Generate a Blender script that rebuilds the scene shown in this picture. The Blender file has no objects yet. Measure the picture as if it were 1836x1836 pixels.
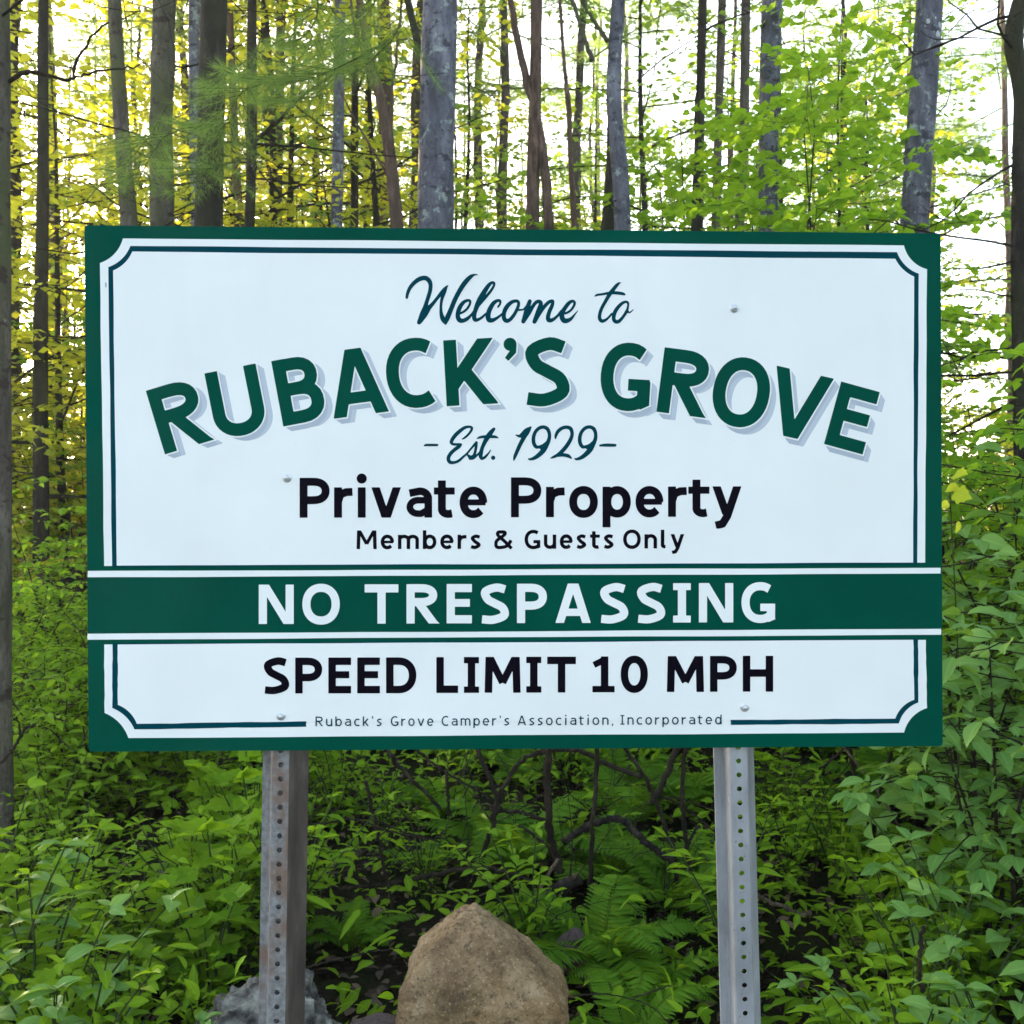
import bpy, bmesh, math, random
import numpy as np
from mathutils import Vector, Matrix

# ------------------------------------------------------------------ camera, sky, sun, exposure
sc = bpy.context.scene
col = sc.collection
CAM_H = 1.6
FOC = 1882.0                      # focal length measured in the photograph's pixels
cam = bpy.data.cameras.new('camera')
cam_o = bpy.data.objects.new('camera', cam)
col.objects.link(cam_o)
cam_o.location = (0, 0, CAM_H)
cam_o.rotation_euler = (math.radians(90), 0, 0)
cam.sensor_width = 36.0
cam.lens = 36.0 * FOC / 1836.0
cam.clip_start, cam.clip_end = 0.05, 2000
cam.dof.use_dof = True
cam.dof.focus_distance = 1.87
cam.dof.aperture_fstop = 15.0
sc.camera = cam_o

SUN_AZ, SUN_EL = -30.0, 15.0
world = bpy.data.worlds.new('World')
sc.world = world
world.use_nodes = True
wn = world.node_tree
bg = wn.nodes['Background']
sky = wn.nodes.new('ShaderNodeTexSky')
sky.sky_type = 'NISHITA'
sky.sun_disc = False
sky.sun_elevation = math.radians(SUN_EL)
sky.sun_rotation = math.radians(SUN_AZ)
sky.dust_density = 2.0
sky.ozone_density = 0.6
hsv = wn.nodes.new('ShaderNodeHueSaturation')
hsv.inputs['Saturation'].default_value = 0.72
wn.links.new(sky.outputs[0], hsv.inputs['Color'])
wn.links.new(hsv.outputs[0], bg.inputs[0])
bg.inputs[1].default_value = 0.14

sun = bpy.data.lights.new('sun', 'SUN')
sun.energy = 5.0
sun.angle = math.radians(0.6)
sun.color = (1.0, 0.74, 0.40)
sun_o = bpy.data.objects.new('sun', sun)
col.objects.link(sun_o)
az, el = math.radians(SUN_AZ), math.radians(SUN_EL)
sdir = Vector((math.sin(az) * math.cos(el), math.cos(az) * math.cos(el), math.sin(el)))
sun_o.rotation_euler = (-sdir).to_track_quat('-Z', 'Y').to_euler()
sun_o.location = (-8, 20, 12)

vs = sc.view_settings
vs.view_transform, vs.look, vs.gamma, vs.use_curve_mapping = 'Standard', 'None', 1.0, False
vs.exposure = 2.80
sc.render.engine = 'CYCLES'
cy = sc.cycles
cy.max_bounces, cy.diffuse_bounces, cy.glossy_bounces, cy.transmission_bounces = 7, 4, 2, 5
cy.use_denoising = True
cy.sample_clamp_indirect = 6.0

RNG = np.random.default_rng(7)
random.seed(7)

# ------------------------------------------------------------------ helpers
def at(px, py, Y):
    """point of the place seen in direction (px, py) at distance Y along the road axis"""
    return np.array([(px - 918) / FOC * Y, Y, CAM_H - (py - 918) / FOC * Y])

def tag(o, label=None, cat=None, group=None, kind=None):
    if label: o['label'] = label
    if cat: o['category'] = cat
    if group: o['group'] = group
    if kind: o['kind'] = kind
    return o

def empty(name, loc=(0, 0, 0), rz=0.0):
    o = bpy.data.objects.new(name, None)
    o.empty_display_size = 0.1
    col.objects.link(o)
    o.location = loc
    o.rotation_euler = (0, 0, rz)
    return o

def copy_tree(o, parent=None):
    c = o.copy()
    col.objects.link(c)
    if parent is not None:
        c.parent = parent
    for ch in list(o.children):
        copy_tree(ch, c)
    return c

class MB:
    """collects polygons (numpy) and builds one mesh"""
    def __init__(s):
        s.V, s.F, s.T, s.Rb, s.n = [], [], [], [], 0
    def add(s, v, faces, tint=None, rib=None):
        v = np.asarray(v, float).reshape(-1, 3)
        s.V.append(v)
        s.F.append((np.asarray(faces, int) + s.n) if not isinstance(faces, list) else [[i + s.n for i in f] for f in faces])
        s.T.append(np.full(len(v), 0.5) if tint is None else np.broadcast_to(np.asarray(tint, float), (len(v),)))
        s.Rb.append(np.zeros(len(v)) if rib is None else rib)
        s.n += len(v)
    def build(s, name, mat, parent=None, smooth=True, offset=None, link=True):
        V = np.concatenate(s.V) if s.V else np.zeros((0, 3))
        if offset is not None:
            V = V - np.asarray(offset)
        loops, starts, tot = [], [], 0
        for f in s.F:
            if isinstance(f, list):
                for p in f:
                    starts.append(np.array([tot])); loops.append(np.array(p)); tot += len(p)
            elif len(f):
                k = f.shape[1]
                starts.append(tot + np.arange(len(f)) * k); loops.append(f.ravel()); tot += f.size
        me = bpy.data.meshes.new(name)
        me.vertices.add(len(V))
        me.vertices.foreach_set('co', V.astype(np.float32).ravel())
        me.loops.add(tot)
        me.loops.foreach_set('vertex_index', np.concatenate(loops).astype(np.int32))
        st = np.concatenate(starts).astype(np.int32)
        me.polygons.add(len(st))
        me.polygons.foreach_set('loop_start', st)
        a = me.attributes.new('tint', 'FLOAT', 'POINT')
        a.data.foreach_set('value', np.concatenate(s.T).astype(np.float32))
        if any(q.any() for q in s.Rb):
            a = me.attributes.new('rib', 'FLOAT', 'POINT')
            a.data.foreach_set('value', np.concatenate(s.Rb).astype(np.float32))
        me.polygons.foreach_set('use_smooth', np.full(len(st), smooth))
        me.update(calc_edges=True)
        me.validate()
        me.materials.append(mat)
        o = bpy.data.objects.new(name, me)
        if link:
            col.objects.link(o)
        if parent is not None:
            o.parent = parent
        return o

def norm(a):
    return a / np.maximum(np.linalg.norm(a, axis=-1, keepdims=True), 1e-9)

def smooth_path(pts, n):
    """Catmull-Rom through pts (any dimension)"""
    P = np.asarray(pts, float)
    if len(P) < 3:
        t = np.linspace(0, 1, n)[:, None]
        return P[0] * (1 - t) + P[-1] * t
    E = np.vstack([2 * P[0] - P[1], P, 2 * P[-1] - P[-2]])
    out = []
    for q in np.linspace(0, len(P) - 1 - 1e-9, n):
        i = int(q); t = q - i
        a, b, c, d = E[i], E[i + 1], E[i + 2], E[i + 3]
        out.append(.5 * (2 * b + (c - a) * t + (2 * a - 5 * b + 4 * c - d) * t * t + (3 * b - a - 3 * c + d) * t ** 3))
    return np.array(out)

def tube(mb, P, R, k=8, rough=0.0, tint=0.5, cap=True):
    P = np.asarray(P, float); R = np.broadcast_to(np.asarray(R, float), (len(P),))
    T = norm(np.gradient(P, axis=0))
    up = np.array([0, 0, 1.0]) if abs(T[0][2]) < .9 else np.array([1.0, 0, 0])
    rings = []
    N = norm(np.cross(T[0], up))
    for i in range(len(P)):
        N = norm(N - T[i] * N.dot(T[i]))
        B = np.cross(T[i], N)
        a = np.arange(k) / k * 2 * math.pi
        r = R[i] * (1 + (RNG.normal(0, rough, k) if rough else 0))
        rings.append(P[i] + (np.cos(a) * r)[:, None] * N + (np.sin(a) * r)[:, None] * B)
    V = np.concatenate(rings)
    n = len(P)
    i, j = np.meshgrid(np.arange(n - 1), np.arange(k), indexing='ij')
    j2 = (j + 1) % k
    F = np.stack([i * k + j, i * k + j2, (i + 1) * k + j2, (i + 1) * k + j], -1).reshape(-1, 4)
    base = mb.n
    mb.add(V, F, tint)
    if cap and R[-1] > 0.002:
        mb.F.append([[base + (n - 1) * k + q for q in range(k)]])
    if cap and R[0] > 0.002:
        mb.F.append([[base + q for q in range(k)][::-1]])

# leaf templates: (verts, tris), unit length along +Y, upper side +Z
def _mirror(side, mid, tri_r):
    pass
_l = [(.00, .00), (.10, .13), (.27, .22), (.46, .25), (.66, .20), (.84, .105), (1.0, .0)]
_v = [(0, y, .05 * math.sin(y * 3.0) - .16 * y * y) for y, x in _l] + [(s_ * x, y, .05 * math.sin(y * 3.0) - .16 * y * y + .30 * x + .015 * math.sin(y * 19 + s_)) for s_ in (-1, 1) for y, x in _l[1:-1]]
_t = []
for s_, o_ in ((-1, 7), (1, 12)):
    q_ = [(0, o_, 1), (5, o_ + 4, 6)] + [(k, o_ + k - 1, o_ + k) for k in range(1, 5)] + [(k, o_ + k, k + 1) for k in range(1, 5)]
    _t += [t[::-1] if s_ > 0 else t for t in q_]
OVATE = (np.array(_v, float), np.array(_t)[:, ::-1])
DIAMOND = (np.array([(0, 0, 0), (-.27, .45, .05), (0, 1, -.05), (.27, .45, .05)], float), np.array([(0, 2, 1), (0, 3, 2)]))
LANCE = (np.array([(0, 0, 0), (-.11, .35, .03), (0, 1, -.12), (.11, .35, .03), (-.09, .65, .0), (.09, .65, .0), (0, .5, -.02)], float),
         np.array([(0, 6, 1), (0, 3, 6), (1, 6, 4), (6, 3, 5), (6, 2, 4), (6, 5, 2)]))
_mo = [(0, 0), (.15, -.07), (.33, -.05), (.47, .07), (.41, .17), (.57, .27), (.61, .42), (.47, .46), (.42, .53), (.39, .68), (.26, .70), (.19, .78), (.10, .90), (0, 1.0)]
_mo = _mo + [(-x, y) for x, y in _mo[-2:0:-1]]
MAPLE = (np.array([(0, .38, -.03)] + [(x, y, .16 * abs(x) - .16 * max(0, y - .4) + .03 * math.sin(9 * y + 5 * x)) for x, y in _mo], float),
         np.array([(0, 1 + i, 1 + (i + 1) % len(_mo)) for i in range(len(_mo))]))
NEEDLE = (np.array([(-.011, 0, 0), (.011, 0, 0), (0, 1, 0)], float), np.array([(0, 1, 2)]))

def add_leaves(mb, P, D, N, S, tmpl, tint=None, wid=1.0):
    """many leaves: base points P, axes D, upper sides N, lengths S"""
    P, D, N = np.asarray(P, float), norm(np.asarray(D, float)), np.asarray(N, float)
    S = np.broadcast_to(np.asarray(S, float), (len(P),))
    X = norm(np.cross(D, N)); Z = np.cross(X, D)
    v, f = tmpl
    W = (v[None, :, 0, None] * wid * X[:, None] + v[None, :, 1, None] * D[:, None] + v[None, :, 2, None] * Z[:, None]) * S[:, None, None] + P[:, None]
    k = len(v)
    F = (f[None] + (np.arange(len(P)) * k)[:, None, None]).reshape(-1, 3)
    if tint is None:
        tint = RNG.uniform(0, 1, len(P))
    mb.add(W.reshape(-1, 3), F, np.repeat(np.broadcast_to(tint, (len(P),)), k), np.tile((np.abs(v[:, 0]) < 1e-6).astype(float), len(P)))

# ------------------------------------------------------------------ materials
def new_mat(name):
    m = bpy.data.materials.new(name)
    m.use_nodes = True
    nt = m.node_tree
    return m, nt, nt.nodes['Principled BSDF']

def nd(nt, t, **kw):
    n = nt.nodes.new(t)
    for k, v in kw.items():
        if hasattr(n, k): setattr(n, k, v)
        else: n.inputs[k].default_value = v
    return n

def ramp(nt, stops, fac):
    r = nt.nodes.new('ShaderNodeValToRGB')
    e = r.color_ramp.elements
    while len(e) < len(stops): e.new(0.5)
    for x, (p, c) in zip(e, stops):
        x.position = p; x.color = (*c, 1) if len(c) == 3 else c
    nt.links.new(fac, r.inputs[0])
    return r.outputs[0]

def noise(nt, scale, detail=4, coord='Object', stretch=None, rough=.55):
    tc = nt.nodes.new('ShaderNodeTexCoord')
    src = tc.outputs[coord]
    if stretch:
        mp = nt.nodes.new('ShaderNodeMapping')
        mp.inputs['Scale'].default_value = stretch
        nt.links.new(src, mp.inputs[0]); src = mp.outputs[0]
    n = nd(nt, 'ShaderNodeTexNoise', Scale=scale, Detail=detail, Roughness=rough)
    nt.links.new(src, n.inputs['Vector'])
    return n.outputs['Fac']

def mixc(nt, fac, a, b):
    m = nt.nodes.new('ShaderNodeMix'); m.data_type = 'RGBA'
    if isinstance(fac, (int, float)): m.inputs[0].default_value = fac
    else: nt.links.new(fac, m.inputs[0])
    for s, x in ((6, a), (7, b)):
        if isinstance(x, tuple): m.inputs[s].default_value = (*x, 1)
        else: nt.links.new(x, m.inputs[s])
    return m.outputs[2]

def bump(nt, p, h, strength=.4, dist=.01):
    b = nd(nt, 'ShaderNodeBump', Strength=strength, Distance=dist)
    nt.links.new(h, b.inputs['Height']); nt.links.new(b.outputs[0], p.inputs['Normal'])

def leaf_mat(name, dark, mid, light, trans, tw=.45, rough=.45, spec=.35):
    m, nt, p = new_mat(name)
    a = nd(nt, 'ShaderNodeAttribute', attribute_name='tint')
    oi = nt.nodes.new('ShaderNodeObjectInfo')
    ad = nd(nt, 'ShaderNodeMath', operation='MULTIPLY_ADD')
    nt.links.new(oi.outputs['Random'], ad.inputs[0]); ad.inputs[1].default_value = .42
    sb = nd(nt, 'ShaderNodeMath', operation='MULTIPLY_ADD')
    nt.links.new(a.outputs['Fac'], sb.inputs[0]); sb.inputs[1].default_value = .58
    nt.links.new(sb.outputs[0], ad.inputs[2])
    c = ramp(nt, [(0, dark), (.5, mid), (1, light)], ad.outputs[0])
    rb = nd(nt, 'ShaderNodeAttribute', attribute_name='rib')
    c = mixc(nt, ramp(nt, [(.82, (0, 0, 0)), (.97, (.45, .45, .45))], rb.outputs['Fac']), c, tuple(min(1, x * 1.5 + .03) for x in light))
    bl = noise(nt, 55, 4, 'Object', None, .6)
    c = mixc(nt, ramp(nt, [(.66, (0, 0, 0)), (.74, (.55, .55, .55))], bl), c, (.16, .13, .03))
    nt.links.new(c, p.inputs['Base Color'])
    p.inputs['Roughness'].default_value = rough
    p.inputs['Specular IOR Level'].default_value = spec
    t = nt.nodes.new('ShaderNodeBsdfTranslucent')
    tc = mixc(nt, .82, c, trans)
    nt.links.new(tc, t.inputs[0])
    mx = nd(nt, 'ShaderNodeMixShader'); mx.inputs[0].default_value = tw
    nt.links.new(p.outputs[0], mx.inputs[1]); nt.links.new(t.outputs[0], mx.inputs[2])
    nt.links.new(mx.outputs[0], nt.nodes['Material Output'].inputs[0])
    return m

M = {}
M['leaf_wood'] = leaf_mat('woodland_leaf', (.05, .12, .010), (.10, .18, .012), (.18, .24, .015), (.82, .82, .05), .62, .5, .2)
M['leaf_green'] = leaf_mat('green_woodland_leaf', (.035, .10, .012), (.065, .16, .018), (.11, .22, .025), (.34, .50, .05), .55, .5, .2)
M['leaf_sapling'] = leaf_mat('sapling_leaf', (.030, .10, .006), (.065, .17, .010), (.13, .25, .014), (.42, .66, .03), .54, .55, .08)
M['leaf_herb'] = leaf_mat('herb_leaf', (.016, .068, .005), (.045, .135, .007), (.15, .27, .012), (.30, .50, .015), .40, .6, .05)
M['leaf_fern'] = leaf_mat('fern_leaf', (.018, .072, .005), (.036, .115, .008), (.085, .19, .012), (.24, .42, .02), .40, .6, .05)
M['leaf_vine'] = leaf_mat('broad_leaf', (.032, .11, .025), (.065, .18, .035), (.14, .27, .06), (.26, .45, .04), .34, .5, .16)
M['leaf_yellow'] = leaf_mat('yellowing_leaf', (.25, .42, .01), (.34, .5, .012), (.42, .5, .02), (.8, .8, .03), .55)
M['needle'] = leaf_mat('pine_needle', (.055, .13, .03), (.09, .19, .04), (.14, .25, .06), (.34, .50, .09), .5, .6, .12)

def bark_mat(name, dark, light, lichen=None, sc_=14, lich_amt=.62, b=.8, moss=None, knots=None):
    m, nt, p = new_mat(name)
    n1 = noise(nt, sc_, 8, 'Object', (1, 1, .25), .7)
    n2 = noise(nt, 2.6, 4, 'Object', (1, 1, .5))
    nf = noise(nt, sc_ * 5, 5, 'Object', (1, 1, .5), .7)
    c = ramp(nt, [(.36, tuple(x * .5 for x in dark)), (.48, dark), (.64, light)], n1)
    c = mixc(nt, ramp(nt, [(.35, (0, 0, 0)), (.65, (.65, .65, .65))], n2), c, tuple(x * .5 for x in light))
    c = mixc(nt, ramp(nt, [(.52, (0, 0, 0)), (.66, (.7, .7, .7))], nf), c, tuple(x * .4 for x in dark))
    if moss:
        n4 = noise(nt, 1.6, 3, 'Object', (1, 1, .5))
        c = mixc(nt, ramp(nt, [(.45, (0, 0, 0)), (.62, (1, 1, 1))], n4), c, moss)
    if knots:
        n5 = noise(nt, 7.5, 3, 'Object', (1, 1, 1.5), .6)
        c = mixc(nt, ramp(nt, [(.585, (0, 0, 0)), (.635, (.85, .85, .85))], n5), c, knots)
    if lichen:
        n3 = noise(nt, 11, 6, 'Object', (1, 1, .9), .72)
        c = mixc(nt, ramp(nt, [(lich_amt, (0, 0, 0)), (lich_amt + .05, (.75, .75, .75))], n3), c, lichen)
    nt.links.new(c, p.inputs['Base Color'])
    p.inputs['Roughness'].default_value = .9
    p.inputs['Specular IOR Level'].default_value = .15
    mx = nd(nt, 'ShaderNodeMath', operation='ADD'); nt.links.new(n1, mx.inputs[0]); nt.links.new(nf, mx.inputs[1])
    bump(nt, p, mx.outputs[0], b, .02)
    return m
M['bark_grey'] = bark_mat('smooth_grey_bark', (.10, .10, .125), (.20, .20, .24), (.30, .36, .33), 9, .575, .7, None, (.04, .04, .05))
M['bark_greybrown'] = bark_mat('grey_brown_bark', (.085, .072, .06), (.21, .18, .15), (.25, .28, .22), 15, .64, 1.0, (.09, .10, .045), (.05, .035, .03))
M['bark_dark'] = bark_mat('dark_bark', (.022, .018, .017), (.075, .06, .052), None, 17, .6, 1.0, (.04, .042, .022))
M['bark_red'] = bark_mat('red_brown_bark', (.10, .065, .05), (.22, .15, .115), None, 18)
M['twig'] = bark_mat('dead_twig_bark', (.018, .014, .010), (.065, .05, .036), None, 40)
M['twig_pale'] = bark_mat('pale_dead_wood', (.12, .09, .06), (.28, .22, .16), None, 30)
M['stem'] = bark_mat('green_stem', (.04, .07, .02), (.09, .12, .04), None, 40)

m, nt, p = new_mat('forest_floor')
n1 = noise(nt, 5, 8); n2 = noise(nt, 45, 6)
c = ramp(nt, [(.3, (.006, .0045, .003)), (.55, (.018, .012, .008)), (.75, (.045, .03, .018))], n2)
c = mixc(nt, ramp(nt, [(.42, (0, 0, 0)), (.6, (1, 1, 1))], n1), c, (.012, .016, .005))
nt.links.new(c, p.inputs['Base Color']); p.inputs['Roughness'].default_value = .95; p.inputs['Specular IOR Level'].default_value = .1
bump(nt, p, n2, .8, .03)
M['ground'] = m

def paint(name, colr, rough=.4, var=.04, spec=.4):
    m, nt, p = new_mat(name)
    n = noise(nt, 6, 5)
    c = ramp(nt, [(.3, tuple(x * (1 - var) for x in colr)), (.7, tuple(min(1, x * (1 + var)) for x in colr))], n)
    nt.links.new(c, p.inputs['Base Color'])
    p.inputs['Roughness'].default_value = rough
    p.inputs['Specular IOR Level'].default_value = spec
    st = noise(nt, 9, 6, 'Object', (1, 1, .10), .7)            # rain streaks and a little grime
    c = mixc(nt, ramp(nt, [(.52, (0, 0, 0)), (.80, (.09, .09, .09))], st), c, tuple(x * .6 + .02 for x in colr))
    sp = noise(nt, 210, 2)
    c = mixc(nt, ramp(nt, [(.76, (0, 0, 0)), (.80, (.5, .5, .5))], sp), c, tuple(x * .5 + .02 for x in colr))
    nt.links.new(c, p.inputs['Base Color'])
    n2 = noise(nt, 260, 2)
    bump(nt, p, n2, .05, .0005)
    return m
M['green'] = paint('green_paint', (.0001, .058, .038), .5, .10, .02)
M['line'] = paint('dark_teal_paint', (.0002, .041, .058), .5, .06, .02)
M['white'] = paint('white_paint', (.70, .725, .725), .45, .03, .15)
M['shade'] = paint('pale_grey_paint', (.39, .44, .51), .45, .02)
M['shade2'] = paint('mid_grey_paint', (.32, .37, .435), .45, .02)
M['black'] = paint('black_paint', (.003, .002, .006), .5, .1, .03)
M['edge'] = paint('panel_core', (.30, .42, .36), .5)

m, nt, p = new_mat('galvanised_steel')
n1 = noise(nt, 22, 6, 'Object', (1, 1, .35)); n2 = noise(nt, 120, 3)
c = ramp(nt, [(.3, (.17, .18, .195)), (.7, (.32, .335, .36))], n1)
c = mixc(nt, ramp(nt, [(.66, (0, 0, 0)), (.74, (.7, .7, .7))], n2), c, (.10, .085, .075))
nt.links.new(c, p.inputs['Base Color']); p.inputs['Roughness'].default_value = .55; p.inputs['Metallic'].default_value = .35
bump(nt, p, n2, .15, .002)
M['steel'] = m
m, nt, p = new_mat('rusty_galvanised_steel')
n1 = noise(nt, 16, 8, 'Object', (1, 1, .5), .65); n2 = noise(nt, 90, 4)
c = ramp(nt, [(.3, (.11, .11, .112)), (.7, (.24, .245, .25))], n2)
c = mixc(nt, ramp(nt, [(.50, (0, 0, 0)), (.64, (1, 1, 1))], n1), c, (.15, .10, .075))
c = mixc(nt, ramp(nt, [(.66, (0, 0, 0)), (.72, (1, 1, 1))], n1), c, (.05, .03, .02))
nt.links.new(c, p.inputs['Base Color']); p.inputs['Roughness'].default_value = .65; p.inputs['Metallic'].default_value = .25
bump(nt, p, n2, .3, .002)
M['steel_rust'] = m

m, nt, p = new_mat('dark_rust')  # rust brown, darkened to stand in for shade on the flange
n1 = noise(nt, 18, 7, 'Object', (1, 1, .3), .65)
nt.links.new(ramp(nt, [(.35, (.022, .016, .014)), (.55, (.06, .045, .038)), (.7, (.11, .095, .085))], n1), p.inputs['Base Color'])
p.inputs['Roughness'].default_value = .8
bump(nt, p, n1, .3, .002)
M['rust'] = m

def rock_mat(name, stops, speck, scale=6):
    m, nt, p = new_mat(name)
    n1 = noise(nt, scale, 9, rough=.68); n2 = noise(nt, 110, 6, rough=.7); n3 = noise(nt, 3.6, 4); n4 = noise(nt, 22, 6, rough=.7)
    c = ramp(nt, stops, n1)
    c = mixc(nt, ramp(nt, [(.50, (0, 0, 0)), (.62, (.55, .55, .55))], n3), c, (.21, .115, .04))
    c = mixc(nt, ramp(nt, [(.56, (0, 0, 0)), (.66, (.75, .75, .75))], n4), c, speck)
    c = mixc(nt, ramp(nt, [(.56, (0, 0, 0)), (.62, (.8, .8, .8))], n2), c, tuple(x * .8 for x in speck))
    c = mixc(nt, ramp(nt, [(.36, (.6, .6, .6)), (.42, (0, 0, 0))], n2), c, tuple(min(1, x * 1.4) for x in stops[-1][1]))
    nt.links.new(c, p.inputs['Base Color']); p.inputs['Roughness'].default_value = .9
    p.inputs['Specular IOR Level'].default_value = .2
    ad = nd(nt, 'ShaderNodeMath', operation='ADD'); nt.links.new(n2, ad.inputs[0]); nt.links.new(n4, ad.inputs[1])
    bump(nt, p, ad.outputs[0], .75, .02)
    return m
M['boulder'] = rock_mat('brown_granite', [(.36, (.10, .062, .032)), (.5, (.265, .18, .098)), (.62, (.42, .315, .195))], (.085, .06, .04), 4)
m, nt, p = new_mat('grey_fractured_rock')
n1 = noise(nt, 17, 4, rough=.6)
c = ramp(nt, [(.40, (.012, .012, .012)), (.49, (.055, .054, .052)), (.57, (.12, .118, .108)), (.70, (.24, .24, .205))], n1)
nt.links.new(c, p.inputs['Base Color']); p.inputs['Roughness'].default_value = .85
bump(nt, p, n1, .6, .015)
M['grey_rock'] = m
M['red_rock'] = rock_mat('reddish_stone', [(.3, (.06, .045, .045)), (.7, (.14, .11, .105))], (.04, .03, .03))

# ------------------------------------------------------------------ ground: one sheet out to the horizon
def gz(x, y):
    return (0.05 * np.sin(x * 1.3 + .4) * np.cos(y * .9) + .04 * np.sin(x * .45 - y * .6) + .02 * np.sin(x * 3.1 + y * 2.3)
            + np.clip((y - 5) * .012, 0, .5) + np.clip((np.abs(x) - 3) * .01, 0, .3))
def _axis(a, b, far, n, m):
    core = np.linspace(a, b, n)
    t = np.linspace(0, 1, m)[1:] ** 2.2
    return np.concatenate([(a - t * far)[::-1], core, b + t * far])
gx = _axis(-7, 7, 900, 90, 22); gy = _axis(0, 16, 900, 100, 22)
GX, GY = np.meshgrid(gx, gy)
GZ = gz(GX, GY) + RNG.normal(0, .012, GX.shape) * (np.abs(GX) < 7)
mb = MB(); nx = len(gx)
i, j = np.meshgrid(np.arange(len(gy) - 1), np.arange(nx - 1), indexing='ij')
mb.add(np.stack([GX, GY, GZ], -1).reshape(-1, 3), np.stack([i * nx + j, i * nx + j + 1, (i + 1) * nx + j + 1, (i + 1) * nx + j], -1).reshape(-1, 4))
tag(mb.build('ground', M['ground'], smooth=True), kind='structure')

# ------------------------------------------------------------------ trees
def wander(P, amp, n):
    w = np.cumsum(RNG.normal(0, 1, (n, 2)), 0)
    w -= np.linspace(0, 1, n)[:, None] * w[-1]
    P[:, :2] += amp * w / math.sqrt(n)
    return P

def twig_tree(mb, base, d, L, r, depth=1):
    n = 7
    P = [np.array(base, float)]
    d = norm(np.array(d, float))
    for q in range(n - 1):
        d = norm(d + RNG.normal(0, .16, 3) + np.array([0, 0, -.015]))
        P.append(P[-1] + d * L / (n - 1))
    P = np.array(P)
    tube(mb, P, np.linspace(r, r * .25, n), 5, cap=False)
    if depth > 0:
        for q in range(RNG.integers(2, 5)):
            k = RNG.integers(2, n - 1)
            dd = norm(P[k] - P[k - 1] + RNG.normal(0, .55, 3) * np.array([1, 1, .6]))
            twig_tree(mb, P[k], dd, L * RNG.uniform(.25, .5), r * .5, depth - 1)

def needle_tufts(mb, P, D, count=26, length=.10, wid=1.0, spread=.9):
    """tufts of needles at points P pointing along D"""
    P = np.repeat(np.asarray(P, float), count, 0); D = np.repeat(norm(np.asarray(D, float)), count, 0)
    dd = norm(D + RNG.normal(0, spread * .5, D.shape) + np.array([0, 0, -.06]))
    n = RNG.normal(0, 1, D.shape)
    back = RNG.uniform(0, .06, len(P))
    t = np.repeat(RNG.uniform(0, 1, len(P) // count), count)
    add_leaves(mb, P - D * back[:, None], dd, n, length * RNG.uniform(.7, 1.15, len(P)), NEEDLE, t, wid)

def pine_bough(mb_n, mb_w, path, r=.012, every=.07, side=.45, length=.10, wid=1.0, cnt=22, thin=1.0):
    P = smooth_path(path, 14)
    tube(mb_w, P, np.linspace(r, .003, len(P)), 5, cap=False)
    T = norm(np.gradient(P, axis=0))
    seg = np.linalg.norm(np.diff(P, axis=0), axis=1).sum()
    n = max(4, int(seg / every))
    tp, td = [], []
    for q in np.linspace(.18, 1, n):
        k = min(int(q * 13), 12)
        b, t = P[k] + (P[k + 1] - P[k]) * (q * 13 - k), T[k]
        tp.append(b); td.append(t)
        for s in (-1, 1):
            lat = norm(np.cross(t, [0, 0, 1])) * s
            L = side * (1.1 - q) * RNG.uniform(.5, 1.1) + .06
            dd = norm(t * .8 + lat * .8 + RNG.normal(0, .15, 3))
            m_ = max(1, int(L / .07))
            for z in range(1, m_ + 1):
                pt = b + dd * L * z / m_ + np.array([0, 0, -.12 * (L * z / m_) ** 2])
                tp.append(pt); td.append(dd)
            tube(mb_w, np.array([b, b + dd * L * .5, b + dd * L]), [.004 * thin, .003 * thin, .0015 * thin], 4, cap=False)
    needle_tufts(mb_n, tp, td, cnt, length, wid, 1.2)

def far_pine_crown(seed, H, zb):
    mb = MB()
    for q in range(22):
        z = zb + (H - zb) * (q / 22) ** .9
        L = (2.6 * (1 - (z - zb) / (H - zb)) + .5) * RNG.uniform(.6, 1.1)
        a = q * 2.4 + RNG.uniform(-.4, .4)
        d = np.array([math.cos(a), math.sin(a), RNG.uniform(-.05, .25)])
        path = [np.array([0, 0, z]) + d * L * t + np.array([0, 0, -.10 * (L * t) ** 2 * .4]) for t in (0, .35, .7, 1)]
        pine_bough(mb, mb, path, .02, .26, .8, .2, 2.6, 9)
    return mb

def trunk_mesh(P, R, k=14, rough=.035, n=44):
    mb = MB()
    Q = smooth_path(P, n); Rr = np.interp(np.linspace(0, 1, n), np.linspace(0, 1, len(R)), R)
    tube(mb, Q, Rr, k, rough)
    return mb, Q, Rr

# shared crowns of the tall pines, mostly above the frame
pine_crown_src = []
for s in range(2):
    pine_crown_src.append((far_pine_crown(s, 17.0, 9.0).build('crown', M['needle'], link=False),))

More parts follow.
